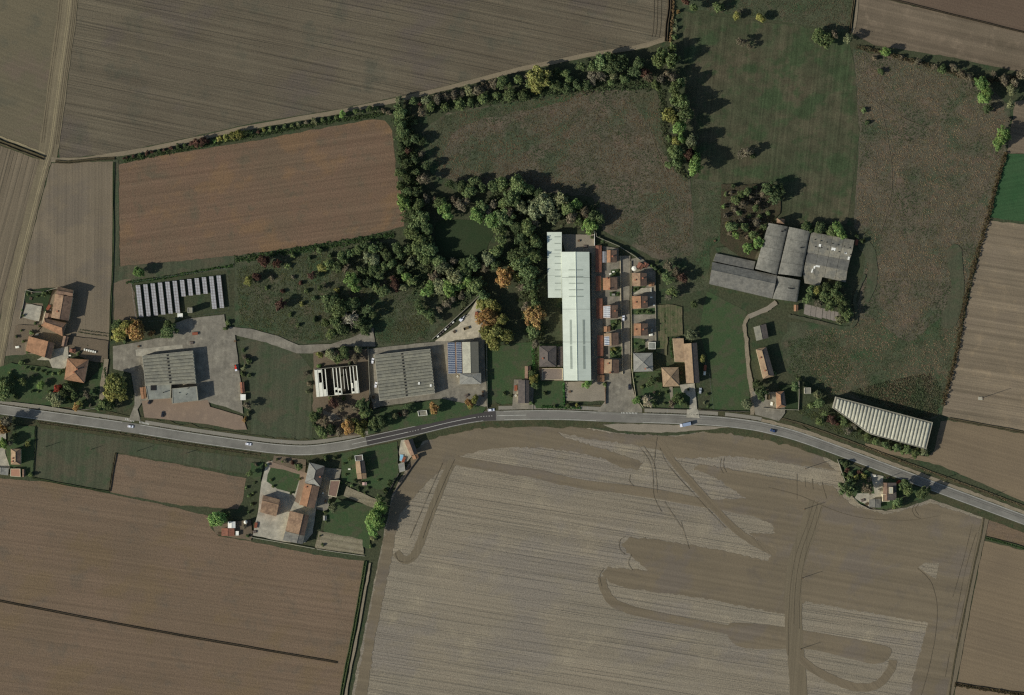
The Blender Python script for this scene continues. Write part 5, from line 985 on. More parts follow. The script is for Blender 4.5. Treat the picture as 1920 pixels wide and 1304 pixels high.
hedge('tall green hedge between the lawn and dark grey house', [(998,650),(1001,680),(1002,705)], 6, 3.2, (50,74,42), 9, .3)
hedge('green hedge behind the small front lawn by the footway', [(1014,763),(1050,764),(1090,765)], 5, 1.8, (44,66,36), 9, .2)
hedge('clipped green hedge between front lawn and factory yard', [(1057,718),(1057,740),(1058,760)], 3, 2.2, (48,76,42), 10, .1)
hedge('green crop row in the vegetable garden, beside the path', [(1246,578),(1247,600),(1248,626)], 4, .8, (40,62,34), 12, .2, .5)
hedge('thin green crop row in the middle of the vegetable garden', [(1261,578),(1262,600),(1262,626)], 2.4, .7, (52,72,44), 12, .3, .5)
hedge('dark crop row beside the lean-to of the long building', [(1257,634),(1258,655),(1260,672)], 4, .9, (42,62,36), 12, .2, .5)
for i, (x0, y0, x1, y1) in enumerate(((148,618,204,626),(146,623,203,631),(140,644,180,650),(140,648,178,655))):
    hedge('%s vegetable row from the drilled field behind the farm' % ONES[i], [(x0,y0),((x0+x1)/2,(y0+y1)/2+.5),(x1,y1)], 1.8, .7, (46,54,36), 12, .5, .4)
for i, x in enumerate((186,190,194)): hedge('%s green bean row beside the hip-roofed house' % ONES[i], [(x,672),(x,690),(x-2,712)], 1.8, .9, (52,66,42), 12, .3, .4)
for i, x in enumerate((1252,1256.5,1266,1270)): hedge('%s pale crop row between green rows of the vegetable garden' % ONES[i], [(x,578),(x,600),(x+.5,627)], 1.3, .5, (92,92,60), 12, .4, .4)
hedge('low green hedge across the upper edge of solar field', [(236,530),(300,522),(380,508),(438,498)], 5, .9, (46,62,36), 8, .4)
hedge('dark garden hedge bordering the forecourt path', [(196,690),(198,715),(196,742)], 3, 1.4, (46,58,36), 10, .3)
hedge('ragged reed strip beside the brown field ditch', [(684,1060),(674,1120),(658,1210),(642,1290)], 3, .9, (60,72,40), 9, .4, .5)
hedge('green hedge line dividing the far corner fields', [(1850,1010),(1885,1019),(1925,1031)], 3.2, 1.0, (44,62,36), 10, .2, .5)
hedge('dark hedge in the bottom field corner', [(1790,1284),(1850,1293),(1925,1304)], 6, 1.2, (56,50,36), 8, .4)
hedge('wild bramble strip under the hedgerow of the brown field', [(232,302),(330,283),(470,256),(600,232),(720,214)], 8, 1.1, (48,58,36), 6, .5)
hedge('bramble belt on the fallow side of the field-track hedgerow', [(800,205),(900,190),(1000,178),(1100,166),(1220,160)], 18, 2.6, (54,63,43), 5, .6)
hedge('bramble edge beside the tall tree row', [(1240,170),(1245,240),(1262,300),(1290,335)], 12, 1.4, (52,58,40), 5, .5)
hedge('nettle bank along the foot of the brown field', [(440,488),(560,470),(660,453),(740,440)], 12, .9, (46,60,36), 6, .5)
hedge('undergrowth beneath the belt beside the brown field', [(755,210),(765,300),(772,400),(790,480)], 34, 3.6, (58,67,45), 5, .5, .95)
hedge('undergrowth beneath the wood beside the factory wing', [(990,440),(985,510),(995,570),(1005,640)], 36, 2.6, (56,62,42), 4, .5, .95)
hedge('undergrowth beneath the thicket above the diagonal wall', [(740,500),(800,520),(880,545)], 60, 2.6, (60,66,46), 3.4, .5, .95)
hedge('undergrowth beneath the wood above the factory', [(920,360),(980,385),(1050,395),(1120,410)], 46, 3.0, (58,65,46), 3.6, .5, .95)

# rough grass, weeds and reeds: nobody could count them
WEED = leafy('weed_leaves', .3, (66,74,53), .28)
def weeds(label, poly, dens, h, wdt, cols, name='rough_grass'):
    P = np.array(poly); A = abs(sum(P[i][0]*P[(i+1) % len(P)][1]-P[(i+1) % len(P)][0]*P[i][1] for i in range(len(P))))/2*S*S
    h *= .5; wdt *= .75; n = int(A*dens*1.5); lo, hi = P.min(0), P.max(0); pts = []
    while len(pts) < n:
        c = RNG.uniform(lo, hi, (n, 2)); x, y = c[:, 0], c[:, 1]; ins = np.zeros(n, bool); j = len(P)-1
        for i in range(len(P)):
            with np.errstate(divide='ignore', invalid='ignore'):
                k = ((P[i, 1] > y) != (P[j, 1] > y)) & (x < (P[j, 0]-P[i, 0])*(y-P[i, 1])/(P[j, 1]-P[i, 1]+1e-12)+P[i, 0])
            ins ^= k; j = i
        pts += list(c[ins])
    q = np.array(pts[:n]); C = np.stack([(q[:, 0]-960)*S, (652-q[:, 1])*S, np.full(n, .1)], 1)
    V = []; 
    for k in range(3):
        a = RNG.uniform(0, 2*np.pi, n); hh = h*RNG.uniform(.5, 1.4, n); ww = wdt*RNG.uniform(.5, 1.3, n)
        d = np.stack([np.cos(a), np.sin(a), np.zeros(n)], 1); e = np.stack([-np.sin(a), np.cos(a), np.zeros(n)], 1)
        tip = C + e*(ww*.9)[:, None] + np.array((0, 0, 1))*hh[:, None]
        V.append(np.stack([C-d*(ww*.5)[:, None], C+d*(ww*.5)[:, None], tip+d*(ww*.25)[:, None], tip-d*(ww*.25)[:, None]], 1))
    V = np.concatenate(V, 0).reshape(-1, 3); m = len(V)//4
    o = mk(name, V, [(4*i, 4*i+1, 4*i+2, 4*i+3) for i in range(m)], WEED); o.color = alb(tuple(c*1.18 for c in cols), 1.35); return tag(o, label, 'grass', None, 'stuff')
weeds('brown rough grass over the fallow between hedgerows and houses', [(795,250),(840,215),(960,195),(1100,170),(1228,176),(1248,260),(1288,335),(1298,400),(1290,460),(1240,480),(1140,432),(1125,370),(960,340),(900,352),(825,330)], .55, .6, .7, (80,70,54))
weeds('tall brown weeds over the large fallow beside the sandy field', [(1602,95),(1700,114),(1855,168),(1885,210),(1880,290),(1850,405),(1805,570),(1770,740),(1735,782),(1600,745),(1560,738),(1500,690),(1510,620),(1592,612),(1614,565),(1628,480),(1604,430),(1614,250)], .5, .65, .75, (92,81,64))
weeds('dark reeds crowding the wedge-shaped vaulted shed', [(1590,735),(1660,715),(1740,700),(1768,730),(1758,778),(1735,786),(1680,770)], .9, 1.3, .9, (66,62,48), 'reeds')
weeds('olive weeds over the rough plot beside the solar field', [(442,505),(560,478),(640,460),(735,455),(770,500),(810,590),(800,635),(700,612),(640,638),(560,640),(450,610)], .6, .7, .8, (62,64,44))
weeds('rough grass beside the concrete lane and diagonal wall', [(706,620),(780,592),(806,638),(720,646),(706,648)], .7, .6, .7, (62,62,44))
weeds('grey weeds in the fallow above the upper meadow', [(1310,0),(1600,0),(1588,58),(1440,34),(1330,20)], .5, .6, .7, (72,66,52))
weeds('olive grass between the cul-de-sac and the cowshed', [(1300,340),(1355,350),(1345,450),(1325,475),(1320,540),(1300,550),(1240,495),(1290,430)], .45, .45, .6, (62,62,46))
weeds('green weeds around the pump tower and track houses', [(1478,640),(1560,620),(1600,690),(1570,738),(1560,760),(1500,720),(1480,690)], .6, .7, .8, (58,64,44))
weeds('weeds along the vaulted shed and road bend', [(1490,770),(1540,745),(1562,772),(1620,815),(1735,848),(1720,856),(1640,835),(1560,810)], .7, .7, .8, (60,64,42))
weeds('overgrowth in the plot round the roofless hall', [(588,748),(690,742),(692,800),(600,822)], 1.5, 1.1, 1.1, (84,68,52))
weeds('brown weeds in the strip above the roofless hall', [(588,662),(690,657),(690,684),(590,690)], 1.1, .9, .9, (82,66,50))
weeds('weeds inside the roofless hall', [(592,694),(667,687),(671,736),(597,743)], .8, 1.2, .9, (46,44,34))
weeds('dense dead brambles filling the greenhouse plot', [(1356,352),(1440,356),(1430,400),(1405,460),(1352,440)], 1.3, 1.6, 1.3, (60,54,42))
weeds('long grass under the greenhouse frames', [(1352,350),(1462,352),(1440,420),(1412,500),(1350,455)], .8, .8, .8, (50,56,36))
# ------------------------------------------------------------------ walls, fences, poles, vehicles, small things
def wallrun(label, path, h, w_m, mat, name='boundary_wall', cat='wall'):
    p = ragged(path, 0, 12, False); n = len(p); hw = w_m/S/2
    a, b = offset(p, hw), offset(p, -hw); c = np.mean(p, axis=0); z0 = max(zg(*q) for q in path)
    v = [(X(q[0])-X(c[0]), Y(q[1])-Y(c[1]), z) for s in (a, b) for z in (0, h) for q in s]
    f = []
    for i in range(n-1): f += [(i, i+1, n+i+1, n+i), (n+i, n+i+1, 3*n+i+1, 3*n+i), (3*n+i, 3*n+i+1, 2*n+i+1, 2*n+i)]
    f += [(0, n, 3*n, 2*n), (n-1, 3*n-1, 4*n-1, 2*n-1)]
    o = mk(name, v, f, mat); o.location = (X(c[0]), Y(c[1]), z0); return tag(o, label, cat)
wallrun('diagonal concrete wall between thicket and pale yard', [(810,637),(845,605),(880,573),(904,549)], 2.2, .3, m_concw)
wallrun('straight wall between the workshop yard and green lawn', [(912.5,640),(913,700),(913.5,766)], 2, .25, m_concw)
wallrun('wall between the roofless hall and north warehouse', [(690,652),(692,700),(694,745),(690,768)], 2, .25, m_concw)
wallrun('curved garden wall round the brown-roofed roadside house', [(1570,862),(1578,885),(1584,903)], 1.6, .25, m_concw)
wallrun('curved wall at the foot of the pale gravel court', [(1598,932),(1612,946),(1632,956),(1655,957)], 1.4, .25, m_concw)
wallrun('dark stone wall running down to the field corner', [(786,857),(770,878),(752,905),(736,926)], 1.6, .3, m_slate_d)
wallrun('second dark wall beside the walled strip', [(748,888),(738,905),(730,920)], 1.4, .3, m_slate_d)
wallrun('back wall of the gardens facing the open grass', [(1118,436),(1118,444),(1160,462),(1186,478),(1200,488)], 1.8, .22, m_concw)
wallrun('long garden wall behind the eastern row houses', [(1228,505),(1229,560),(1230,640)], 1.8, .2, m_concw)
wallrun('low wall along the street edge of the row houses', [(1183,490),(1183,560),(1184,690),(1192,745),(1206,764)], 1.2, .2, m_plast)
wallrun('street-side garden wall of the western row houses', [(1163,480),(1164,560),(1166,640),(1167,702)], 1.2, .2, m_plast)
wallrun('dark front wall along the footway of the tan house', [(1206,765),(1250,767),(1292,768)], 1.3, .22, m_slate_d)
wallrun('front wall beside the green pasture by the road', [(1312,769),(1350,771),(1404,772)], 1.1, .22, m_slate_d)
wallrun('side wall of the garage yard by the cul-de-sac', [(1135,720),(1135,740),(1135,758)], 1.6, .25, m_tile_d)
wallrun('white wall stub behind the factory court', [(1114.5,434),(1114.5,461)], 2.4, .3, m_plast_w)
wallrun('pale wall along the farmhouse courtyard', [(86,584),(82,600),(79,610)], 2.2, .4, m_plast)
wallrun('paddock wall on the track side', [(48,545),(44,570),(37,598)], 1.2, .25, m_concw)
wallrun('paddock wall facing the farmhouse', [(78.5,575),(76,590),(73,603)], 1.4, .2, m_concw)
wallrun('top wall of the farm plot by the drilled field', [(48,544),(64,548),(80,548),(108,540)], 1.4, .25, m_concw)
wallrun('garden wall in front of the orange gate cottage', [(1430,765),(1460,768),(1497,769)], 1.3, .25, m_concw)
wallrun('side wall of the orange gate cottage garden', [(1498,715),(1498,740),(1497,770)], 1.8, .3, m_concw)
wallrun('roadside kerb wall below the pale farm garden', [(594,1030),(640,1037),(684,1043)], .8, .3, m_concw)
wallrun('brick wall along the bottom of the pale farmyard', [(472,1008),(530,1018),(590,1029)], .8, .3, m_concw)
wallrun('low wall above the forecourt hedge', [(20,754),(80,761),(140,771),(186,765)], 1.0, .2, m_concw)
def fence(label, path, h=1.5, sp=3.0):
    p = ragged(path, 0, sp/S, False); c = p[0]; t = thing('wire_fence', label, 'fence', (X(c[0]), Y(c[1]), zg(*c)))
    me = None; L = [(X(q[0])-X(c[0]), Y(q[1])-Y(c[1])) for q in p]
    for x, y in L:
        if me is None: o = MB().tube((0,0,0), (0,0,h), .05, .05, 5).build('post', m_metal, t); me = o.data
        else: o = link(bpy.data.objects.new('post', me), t)
        o.location = (x, y, 0)
    m = MB()
    for a, b in zip(L, L[1:]):
        for z in (.3, .8, 1.35): m.tube((*a, z*h/1.5), (*b, z*h/1.5), .015, .015, 3)
    m.build('wire', m_metal, t)
fence('wire fence round the ground solar field', [(246,530),(300,521),(425,503),(431,560),(428,584),(345,596),(256,606),(246,530)], 2)
fence('wire fence between pasture and tan hip-ended house garden', [(67,800),(65,845),(62,890)], 1.2)
fence('wire fence dividing the pasture from farm garden', [(420,850),(417,866),(413,882)], 1.2)
fence('wire fence along the green pasture beside the long building', [(1330,700),(1334,735),(1338,770)], 1.2)
fence('wire fence between the lawn and walled strip', [(745,830),(746,870),(745,900),(728,925)], 1.3)

def pole(label, px, py, h, arm=True, rz=.3):
    t = thing('utility_pole', label, 'pole', (X(px), Y(py), zg(px, py)), rz, 'utility poles')
    MB().tube((0,0,0), (0,0,h), .24, .14, 8).build('shaft', m_wood, t)
    if arm:
        MB().box((0,0,h-.6), (2.4,.14,.16)).build('crossarm', m_wood, t)
        for x in (-1.05,0,1.05): MB().tube((x,0,h-.52), (x,0,h-.2), .07, .05, 6).build('insulator', m_plast_w, t)
pole('tall pole with concrete foot in the sandy field', 1841, 746.5, 14.5); MB().box((X(1838),Y(747.5),.35), (3.2,2.4,.7)).build('pole_foundation', m_concw); tag(bpy.data.objects['pole_foundation'], 'concrete foundation block at the sandy field pole', 'foundation')
for l, x, y, h in (('pole in the tilled field nearest the road bend', 1510,879,12.5), ('pole in the tilled field, second from the road', 1508,955,10.5), ('pole in the tilled column, third from the road', 1504,1084,10.2), ('pole in the tilled column, farthest from the road', 1501,1217,10.2),
    ('pole in the pasture nearest the tan hip-ended house', 86,838,7.5), ('second pole from the tan house in the pasture', 171,843,5.5), ('third pole from the tan house in the pasture', 258,846,8), ('fourth pole from the tan house in the pasture', 350,850,6)): pole(l, x, y, h)
for i, x in enumerate((1678, 1762, 1850)): q = offset(dense(x, x+4, 3), -22)[1]; pole('%s pole on the hedge bank past the road bend' % ONES[i], q[0], q[1], 6.5)
for i, x in enumerate((1660,)): pole('pole beside the terrace of the brown-roofed house', 1662, 896, 8)
def lamp(label, px, py):
    t = thing('street_lamp', label, 'street lamp', (X(px), Y(py), zg(px, py)), 0, 'street lamps by the footway')
    MB().tube((0,0,0), (0,0,6), .09, .06, 6).tube((0,0,6), (0,-1.2,6.3), .05, .04, 5).build('mast', m_metal, t); MB().box((0,-1.5,6.3), (.3,.8,.14)).build('lamp_head', m_metal, t)
for l, x in (('street lamp on the footway opposite the tan hip-ended house', 109), ('street lamp on the footway before the forecourt entrance', 200), ('street lamp between the forecourt and grass strip', 330), ('street lamp beside the long pasture footway', 525), ('street lamp on the footway by the factory yard', 1098), ('street lamp on the footway by the tan pyramid house', 1248)):
    q = offset(dense(x, x+4, 3), -18.5)[1]; lamp(l, q[0], q[1])
# traffic islands of paint at the side road mouths
for bx, by, n, dx, dy in ((1125,766.5,14,4.8,.1),(1172,769.5,9,3.0,.0),(1166,774,11,2.8,.1),(236,786,6,3,.7),(262,792,8,2.4,.5)):
    mk_ = MB()
    for i in range(n): mk_.box((X(bx+i*dx), Y(by+i*dy), .64), (.5,1.5,.01), R(-8))
    o = mk_.build('road_marking', m_paint); o['kind'] = 'structure'

m_tyre = plain('tyre', (28,28,28), .1, 1); m_red = plain('lamp_red', (150,30,25), .05, 1); m_head_l = plain('headlamp', (225,225,220), .03, 1, rough=.2)
def paint(name, c): return plain('paint_'+name, c, .03, 3, rough=.28, spec=.5)
def wheels(t, L, Wd, r, xs):
    for x in xs:
        for s in (-1, 1):
            w_ = MB().tube((x, s*(Wd/2-.02), r), (x, s*(Wd/2-.24), r), r, r, 12).build('wheel', m_tyre, t); MB().tube((x, s*(Wd/2), r), (x, s*(Wd/2-.05), r), r*.6, r*.6, 10).build('rim', m_metal, w_)
def car(label, px, py, ang, c, L=4.3, Wd=1.8, h=1.5, cat='car', name='car', z=None):
    """ang: driving direction, degrees from photo right, y up"""
    t = thing(name, label, cat, (X(px), Y(py), zg(px, py) if z is None else z), R(ang))
    prof = [(-.5,.28),(-.5,.62),(-.46,.9),(-.2,.95),(.18,.93),(.42,.8),(.5,.62),(.5,.28)]
    sec = [(-.5,.86),(-.42,1.0),(.42,1.0),(.5,.84)]
    v = []; n = len(prof)
    for wy, k in ((-.5,.94),(-.46,1),(.46,1),(.5,.94)): v += [(x*L*(1 if abs(wy) < .48 else .975), wy*Wd, z_*(1 if abs(wy) < .48 else .96)) for x, z_ in prof]
    f = [(r_*n+i, r_*n+(i+1) % n, (r_+1)*n+(i+1) % n, (r_+1)*n+i) for r_ in range(3) for i in range(n)] + [tuple(range(n)), tuple(range(4*n-1, 3*n-1, -1))]
    mk('body', v, f, c, t)
    x0, x1, x2, x3 = -.42*L, -.33*L, .02*L, .2*L; zb, zt = .92, h-.06; w0, w1 = Wd*.46, Wd*.38
    mk('cabin_glass', [(x0,-w0,zb),(x3,-w0,zb),(x3,w0,zb),(x0,w0,zb),(x1,-w1,zt),(x2,-w1,zt),(x2,w1,zt),(x1,w1,zt)], [(0,1,5,4),(1,2,6,5),(2,3,7,6),(3,0,4,7)], m_glass, t)
    MB().box(((x1+x2)/2, 0, zt+.03), (x2-x1+.12, 2*w1+.06, .08), 0, .94).build('roof', c, t)
    for s in (-1, 1):
        MB().box((.492*L, s*Wd*.34, .66), (.1,.34,.16)).build('headlight', m_head_l, t); MB().box((-.497*L, s*Wd*.36, .72), (.08,.3,.18)).build('tail_light', m_red, t)
        MB().box((x3-.15, s*(Wd/2+.08), 1.0), (.16,.2,.14)).build('mirror', c, t)
    wheels(t, L, Wd, .33, (-.3*L, .3*L)); return t
p_w, p_b, p_k, p_s = paint('white', (225,228,228)), paint('blue', (38,56,92)), paint('black', (34,34,38)), paint('silver', (150,155,162))
car('white car on the road by the forecourt entrance', 245, 800, -8, p_w); car('white car on the road above the brown field', 466, 833, -8, p_w)
car('dark blue car on the road near the bend', 1449, 808, 163, p_b); car('white car parked on the cul-de-sac', 1169, 597, 88, p_w)
car('black car parked in the middle of the brick forecourt', 305, 777, 80, p_k); car('black car parked against the flat warehouse annex', 281, 753, 60, p_k)
car('silver car parked on the grass beside the tan-roofed barn', 1313, 733, 85, p_s); car('dark car at the kerb of the cul-de-sac mouth', 1180, 726, 88, p_k)
car('white pickup in the roadside bay beside the workshop gate', 921, 769, 5, p_w, 5.0, 1.9, 1.8, 'pickup', 'pickup')
car('white car under the dark side of north warehouse', 699, 677, 80, p_w); car('small white car parked along the north warehouse wall', 705, 722, 80, p_w)
# lorry in the layby
t = thing('lorry', 'lorry with white cab and blue-grey load parked in the layby', 'lorry', (X(1285), Y(796.5), zg(1285,796.5)), R(192))
MB().box((3.3,0,1.6), (1.9,2.4,2.4), 0, .93).build('cab', p_w, t); MB().box((4.27,0,2.0), (.06,2.0,.9)).build('windscreen', m_glass, t); MB().box((-.9,0,.85), (7.4,1.0,.3)).build('chassis', m_metal, t)
MB().box((-1.1,0,2.1), (6.2,2.5,2.2)).build('cargo_box', paint('load', (128,140,160)), t); MB().box((-4.6,0,1.3), (.9,2.4,.3)).build('tail_lift', m_dark, t); wheels(t, 8, 2.4, .48, (-3.0, -1.9, 3.1))
# tractor at the yard edge
t = thing('tractor', 'red tractor parked at the edge of the concrete yard', 'tractor', (X(442), Y(689), zg(442,689)), R(100)); pr = paint('red', (190,52,36))
MB().box((.9,0,1.2), (2.0,.8,.9), 0, .85).build('bonnet', pr, t); MB().box((-.6,0,1.7), (1.4,1.4,1.5), 0, .85).build('cab', m_glass, t); MB().box((-.6,0,2.5), (1.5,1.5,.12)).build('cab_roof', pr, t); MB().box((-2.2,0,.9), (1.4,1.6,.5)).build('implement', p_w, t)
for x, r_, w2 in ((-.7,.75,1.9),(1.4,.5,1.5)):
    for s in (-1,1): q = MB().tube((x,s*w2/2,r_), (x,s*(w2/2-.4),r_), r_, r_, 14).build('wheel', m_tyre, t); MB().tube((x,s*(w2/2+.02),r_), (x,s*(w2/2-.03),r_), r_*.5, r_*.5, 10).build('rim', pr, q)
# loader on the pale yard
t = thing('excavator', 'white excavator on the pale yard behind the workshop', 'excavator', (X(865), Y(599), zg(865,599)), R(50)); 
MB().box((0,.9,.4), (3.4,.55,.8)).build('crawler_track', m_tyre, t); MB().box((0,-.9,.4), (3.4,.55,.8)).build('crawler_track', m_tyre, t); MB().box((-.5,0,1.4), (2.6,2.2,1.1)).build('body', p_w, t); MB().box((.6,.6,2.2), (1.3,1.0,1.3), 0, .9).build('cab', m_glass, t)
MB().tube((.8,-.3,1.6), (3.0,-.3,3.2), .25,.2,6).build('boom', p_w, t); MB().tube((3.0,-.3,3.2), (4.4,-.3,1.2), .2,.15,6).build('dipper', p_w, t); MB().box((4.5,-.3,.8), (.8,1.0,.8)).build('bucket', m_dark, t)
for i in range(7):
    px, py = 818+i*4.7, 629-i*4.4; t = thing('pallet_crate', '%s crate from the warehouse along the diagonal wall' % ONES[i], 'crate', (X(px+3), Y(py+2), zg(px+3,py+2)), R(43), 'crates along the diagonal wall')
    MB().box((0,0,.6), (1.6,1.3,1.0)).build('crate_body', m_wood if i % 2 else m_metal, t); MB().box((0,0,.05), (1.7,1.4,.1)).build('pallet', m_wood, t); MB().box((0,0,1.13), (1.66,1.36,.06)).build('lid', m_plast_w if i % 3 == 0 else m_slate_d, t)
t = thing('swimming_pool', 'light blue covered pool beside the narrow roadside house', 'pool', (X(753), Y(858.5), zg(753,858)), R(-4))
MB().box((0,0,.35), (2.6,4.8,.7)).build('basin', m_plast_w, t); MB().box((0,0,.72), (2.4,4.6,.06)).build('cover', plain('pool_cover', (120,164,186), .06, 1.5), t)
t = thing('milk_tank', 'white round tank beside the pale farmyard', 'tank', (X(461), Y(979), zg(461,979)))
MB().tube((0,0,0), (0,0,4.2), 1.3, 1.3, 14).build('tank_wall', m_patch, t); MB().tube((0,0,4.2), (0,0,4.9), 1.3, .3, 14).build('tank_top', m_plast_w, t)
sh = thing('picnic_umbrella', 'white garden umbrella beside the tilted red garden house', 'umbrella', (X(1188.5), Y(504), zg(1188,504)))
MB().tube((0,0,0), (0,0,2.3), .04, .04, 5).build('mast', m_metal, sh); MB().tube((0,0,2.1), (0,0,2.7), 1.9, .05, 8).build('canopy', m_plast_w, sh)
t = thing('ramp_slab', 'pale sloping ramp between two eastern row houses', 'ramp', (X(1211), Y(546), zg(1211,546)))
MB().slab([Vector((X(p[0])-X(1211), Y(p[1])-Y(546), z)) for p, z in (((1186,553),.15),((1201,549.5),.4),((1220,547.5),.6),((1220,540.5),.6),((1203,540.5),.5),((1192,548),.2))], .4).build('deck', m_conc2, t)
MB().slab([Vector((X(p[0])-X(1211), Y(p[1])-Y(546), z)) for p, z in (((1220.2,548),1.2),((1221.2,548),1.2),((1221.2,540),1.2),((1220.2,540),1.2))], 1.2).build('end_wall', m_plast_w, t)
# greenhouse frames, glass gone
for k, (x0, y0, x1, y1) in enumerate(((1362,352,1436,374),(1357,378,1438,402),(1354,406,1434,430))):
    t = thing('greenhouse_frame', '%s overgrown greenhouse frame from the meadow, its glass gone' % ONES[k], 'greenhouse', (X((x0+x1)/2), Y((y0+y1)/2), zg(x0+5,y0+5)), R(-6), 'derelict greenhouse frames')
    Lx, Ly = (x1-x0)*S, (y1-y0)*S
    for i in range(9):
        x = -Lx/2+Lx*i/8; m = MB()
        for s in (-1,1): m.tube((x,s*Ly/2,0), (x,s*Ly/2,2.6), .05,.05,4); m.tube((x,s*Ly/2,2.6), (x,0,4.2), .05,.05,4)
        m.build('truss', m_slate_d, t)
    for y, z in ((-Ly/2,2.6),(0,4.2),(Ly/2,2.6),(-Ly/4,3.4),(Ly/4,3.4)): MB().tube((-Lx/2,y,z), (Lx/2,y,z), .05,.05,4).build('purlin', m_slate_d, t)

# yard and garden clutter, each piece where the photo shows something small
def stack(label, px, py, rz, kind):
    t = thing({'pallets':'pallet_stack','logs':'log_pile','bin':'waste_skip','barrow':'farm_trailer','hut':'rabbit_hutch','table':'garden_table','cover':'covered_heap','tank':'water_tank'}[kind], label, {'pallets':'pallets','logs':'logs','bin':'skip','barrow':'trailer','hut':'hutch','table':'table','cover':'heap','tank':'tank'}[kind], (X(px), Y(py), zg(px, py)), R(rz))
    if kind == 'pallets':
        for k in range(5): MB().box((0,0,.1+.22*k), (1.5+.1*(k%2),1.3,.15)).build('pallet', m_wood, t)
    elif kind == 'logs':
        for k in range(9): MB().tube((-1.1,-.9+.42*(k%5),.22+.38*(k//5)), (1.1,-.9+.42*(k%5),.22+.38*(k//5)), .2,.18,7).build('log', m_bark, t)
    elif kind == 'bin':
        m = MB(); P = [Vector((x,y,0)) for x,y in ((-2,-1),(2,-1),(2,1),(-2,1))]; I = inset(P,.1)
        m.v = [(p.x,p.y,z) for z in (.15,1.4) for p in P]+[(p.x,p.y,z) for z in (1.4,.5) for p in I]
        for a in range(4): b = (a+1)%4; m.f += [(a,b,b+4,a+4),(a+4,b+4,b+8,a+8),(a+8,b+8,b+12,a+12)]
        m.f.append((12,13,14,15)); m.build('container', plain('skip_paint',(96,84,60),.2,1), t); MB().box((0,0,.08),(3.6,1.6,.14)).build('skid', m_metal, t)
    elif kind == 'barrow':
        MB().box((0,0,1.0),(4.2,2.1,.5)).build('bed', plain('trailer_paint',(120,70,52),.2,1), t); MB().tube((2.1,0,.8),(3.6,0,.5),.08,.08,5).build('drawbar', m_metal, t); wheels(t,4,2.1,.45,(-.6,.5))
    elif kind == 'hut':
        MB().box((0,0,.6),(2.2,1.2,1.0)).build('box', m_wood, t); MB().box((0,0,1.15),(2.5,1.5,.1)).build('lid', m_slate, t)
    elif kind == 'table':
        MB().box((0,0,.74),(1.8,1.0,.06)).build('table_top', m_plast_w, t)
        for x,y in ((-.8,-.4),(.8,-.4),(.8,.4),(-.8,.4)): MB().tube((x,y,0),(x,y,.72),.04,.04,5).build('leg', m_metal, t)
    elif kind == 'cover':
        MB().box((0,0,.5),(3.2,2.0,1.0),0,.6).build('sheet', m_plast_w if px % 2 else m_slate_d, t); MB().box((0,0,.05),(3.4,2.2,.1)).build('base', m_wood, t)
    elif kind == 'tank':
        MB().tube((0,0,0),(0,0,1.4),.7,.7,12).build('tank_body', m_plast_w, t); MB().tube((0,0,1.4),(0,0,1.55),.3,.25,8).build('cap', m_dark, t)
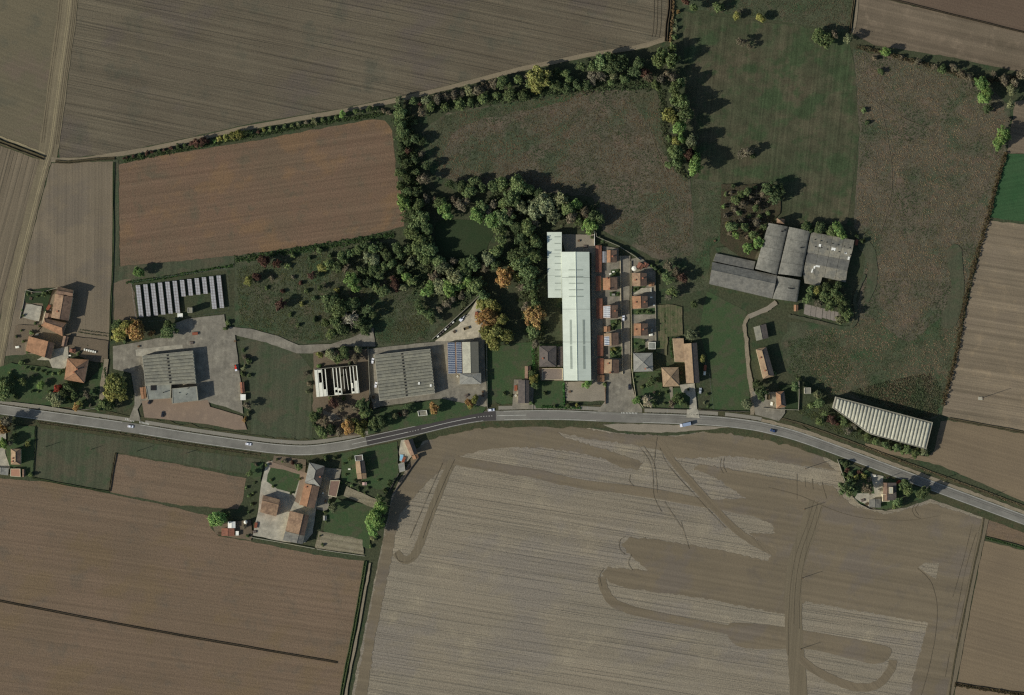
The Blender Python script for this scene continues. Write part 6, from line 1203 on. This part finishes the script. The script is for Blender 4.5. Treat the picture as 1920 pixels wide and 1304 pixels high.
for a in (('pallets by the diagonal hedge of the long concrete yard',441,640,10,'pallets'),('stacked pallets behind the south warehouse roof',260,650,5,'pallets'),('dark covered heap along the top of the south yard',360,643,5,'cover'),('trailer parked below the solar field gate',366,626,4,'barrow'),
 ('skip standing near the two warehouse yards',697,760,80,'bin'),('log pile against the wall of the north warehouse',700,745,82,'logs'),('pallets beside the workshop entrance',905,735,88,'pallets'),('second pallet stack along the workshop wall',905,742,88,'pallets'),('white tank beside the workshop hip block',858,706,0,'tank'),
 ('covered heap near the workshop gate flowers',876,742,30,'cover'),('skip on the pale yard below the excavator',874,616,20,'bin'),('log pile on the pale yard by the diagonal wall',852,622,40,'logs'),('trailer on the pale yard near the orange trees',893,590,80,'barrow'),
 ('garden table behind the house opposite the pale ramp',1150,510,0,'table'),('white table near the lawn by panelled house',1144,514,20,'table'),('hutch in the small garden above the white-grid house',1150,553,0,'hut'),('hutch behind the bright orange-roofed house',1222,620,85,'hut'),('covered heap behind the bright orange-roofed house',1221,628,10,'cover'),('garden table in the court below brown row house',1221,558,0,'table'),('water tank behind the narrow-lawn house',1226,572,0,'tank'),
 ('log pile behind the tan pyramid-roofed house',1277,700,88,'logs'),('trailer beside the tall end of the tan barn',1322,690,85,'barrow'),('covered heap beside the long tan barn',1321,700,85,'cover'),('hutch by the vegetable garden corner',1272,635,0,'hut'),
 ('log pile on the farm plot beside the sand paddock',58,560,70,'logs'),('white covered heap in the farm vegetable plot',33,651,8,'cover'),('trailer in the court of the long farmhouse',91,577,60,'barrow'),('dark covered heap in the farm court',94,582,20,'cover'),('hutch behind the orange-roofed barn',70,628,15,'hut'),('garden table on the round farm terrace',131,667,0,'table'),
 ('log pile beside the reddish low shed',412,1000,0,'logs'),('trailer on the pale farmyard by the square barn',480,985,80,'barrow'),('covered heap at the pale farmyard edge',478,997,10,'cover'),('log pile at the stable foot',528,1016,10,'logs'),('pallets beside the brown flat garage',610,940,70,'pallets'),('water tank by the white terrace of the farm',606,925,0,'tank'),('garden table on the large lawn',655,880,0,'table'),
 ('trailer in the court of the narrow roadside house',757,862,70,'barrow'),('covered heap in the gravel court inside the curved wall',1618,938,20,'cover'),('log pile inside the curved wall',1625,945,30,'logs'),('garden table on the terrace by the road',1640,893,12,'table'),('trailer behind the patched barn',1606,455,80,'barrow'),('log pile at the cowshed end',1334,515,75,'logs'),('rubble pallets in front of the cowshed end',1340,452,10,'pallets'),('skip beside the orange gate cottage',1440,745,85,'bin'),('covered heap in the court of orange gate cottage',1447,757,80,'cover'),
 ('water tank beside the dark roadside house',967,742,0,'tank'),('trailer in the court of the dark roadside house',967,728,88,'barrow'),('pallets on the gravel court behind the factory',1085,452,0,'pallets'),('covered heap on the gravel court behind the factory',1098,462,0,'cover'),('pallets in the gravel yard before the factory',1068,735,0,'pallets')): stack(*a)
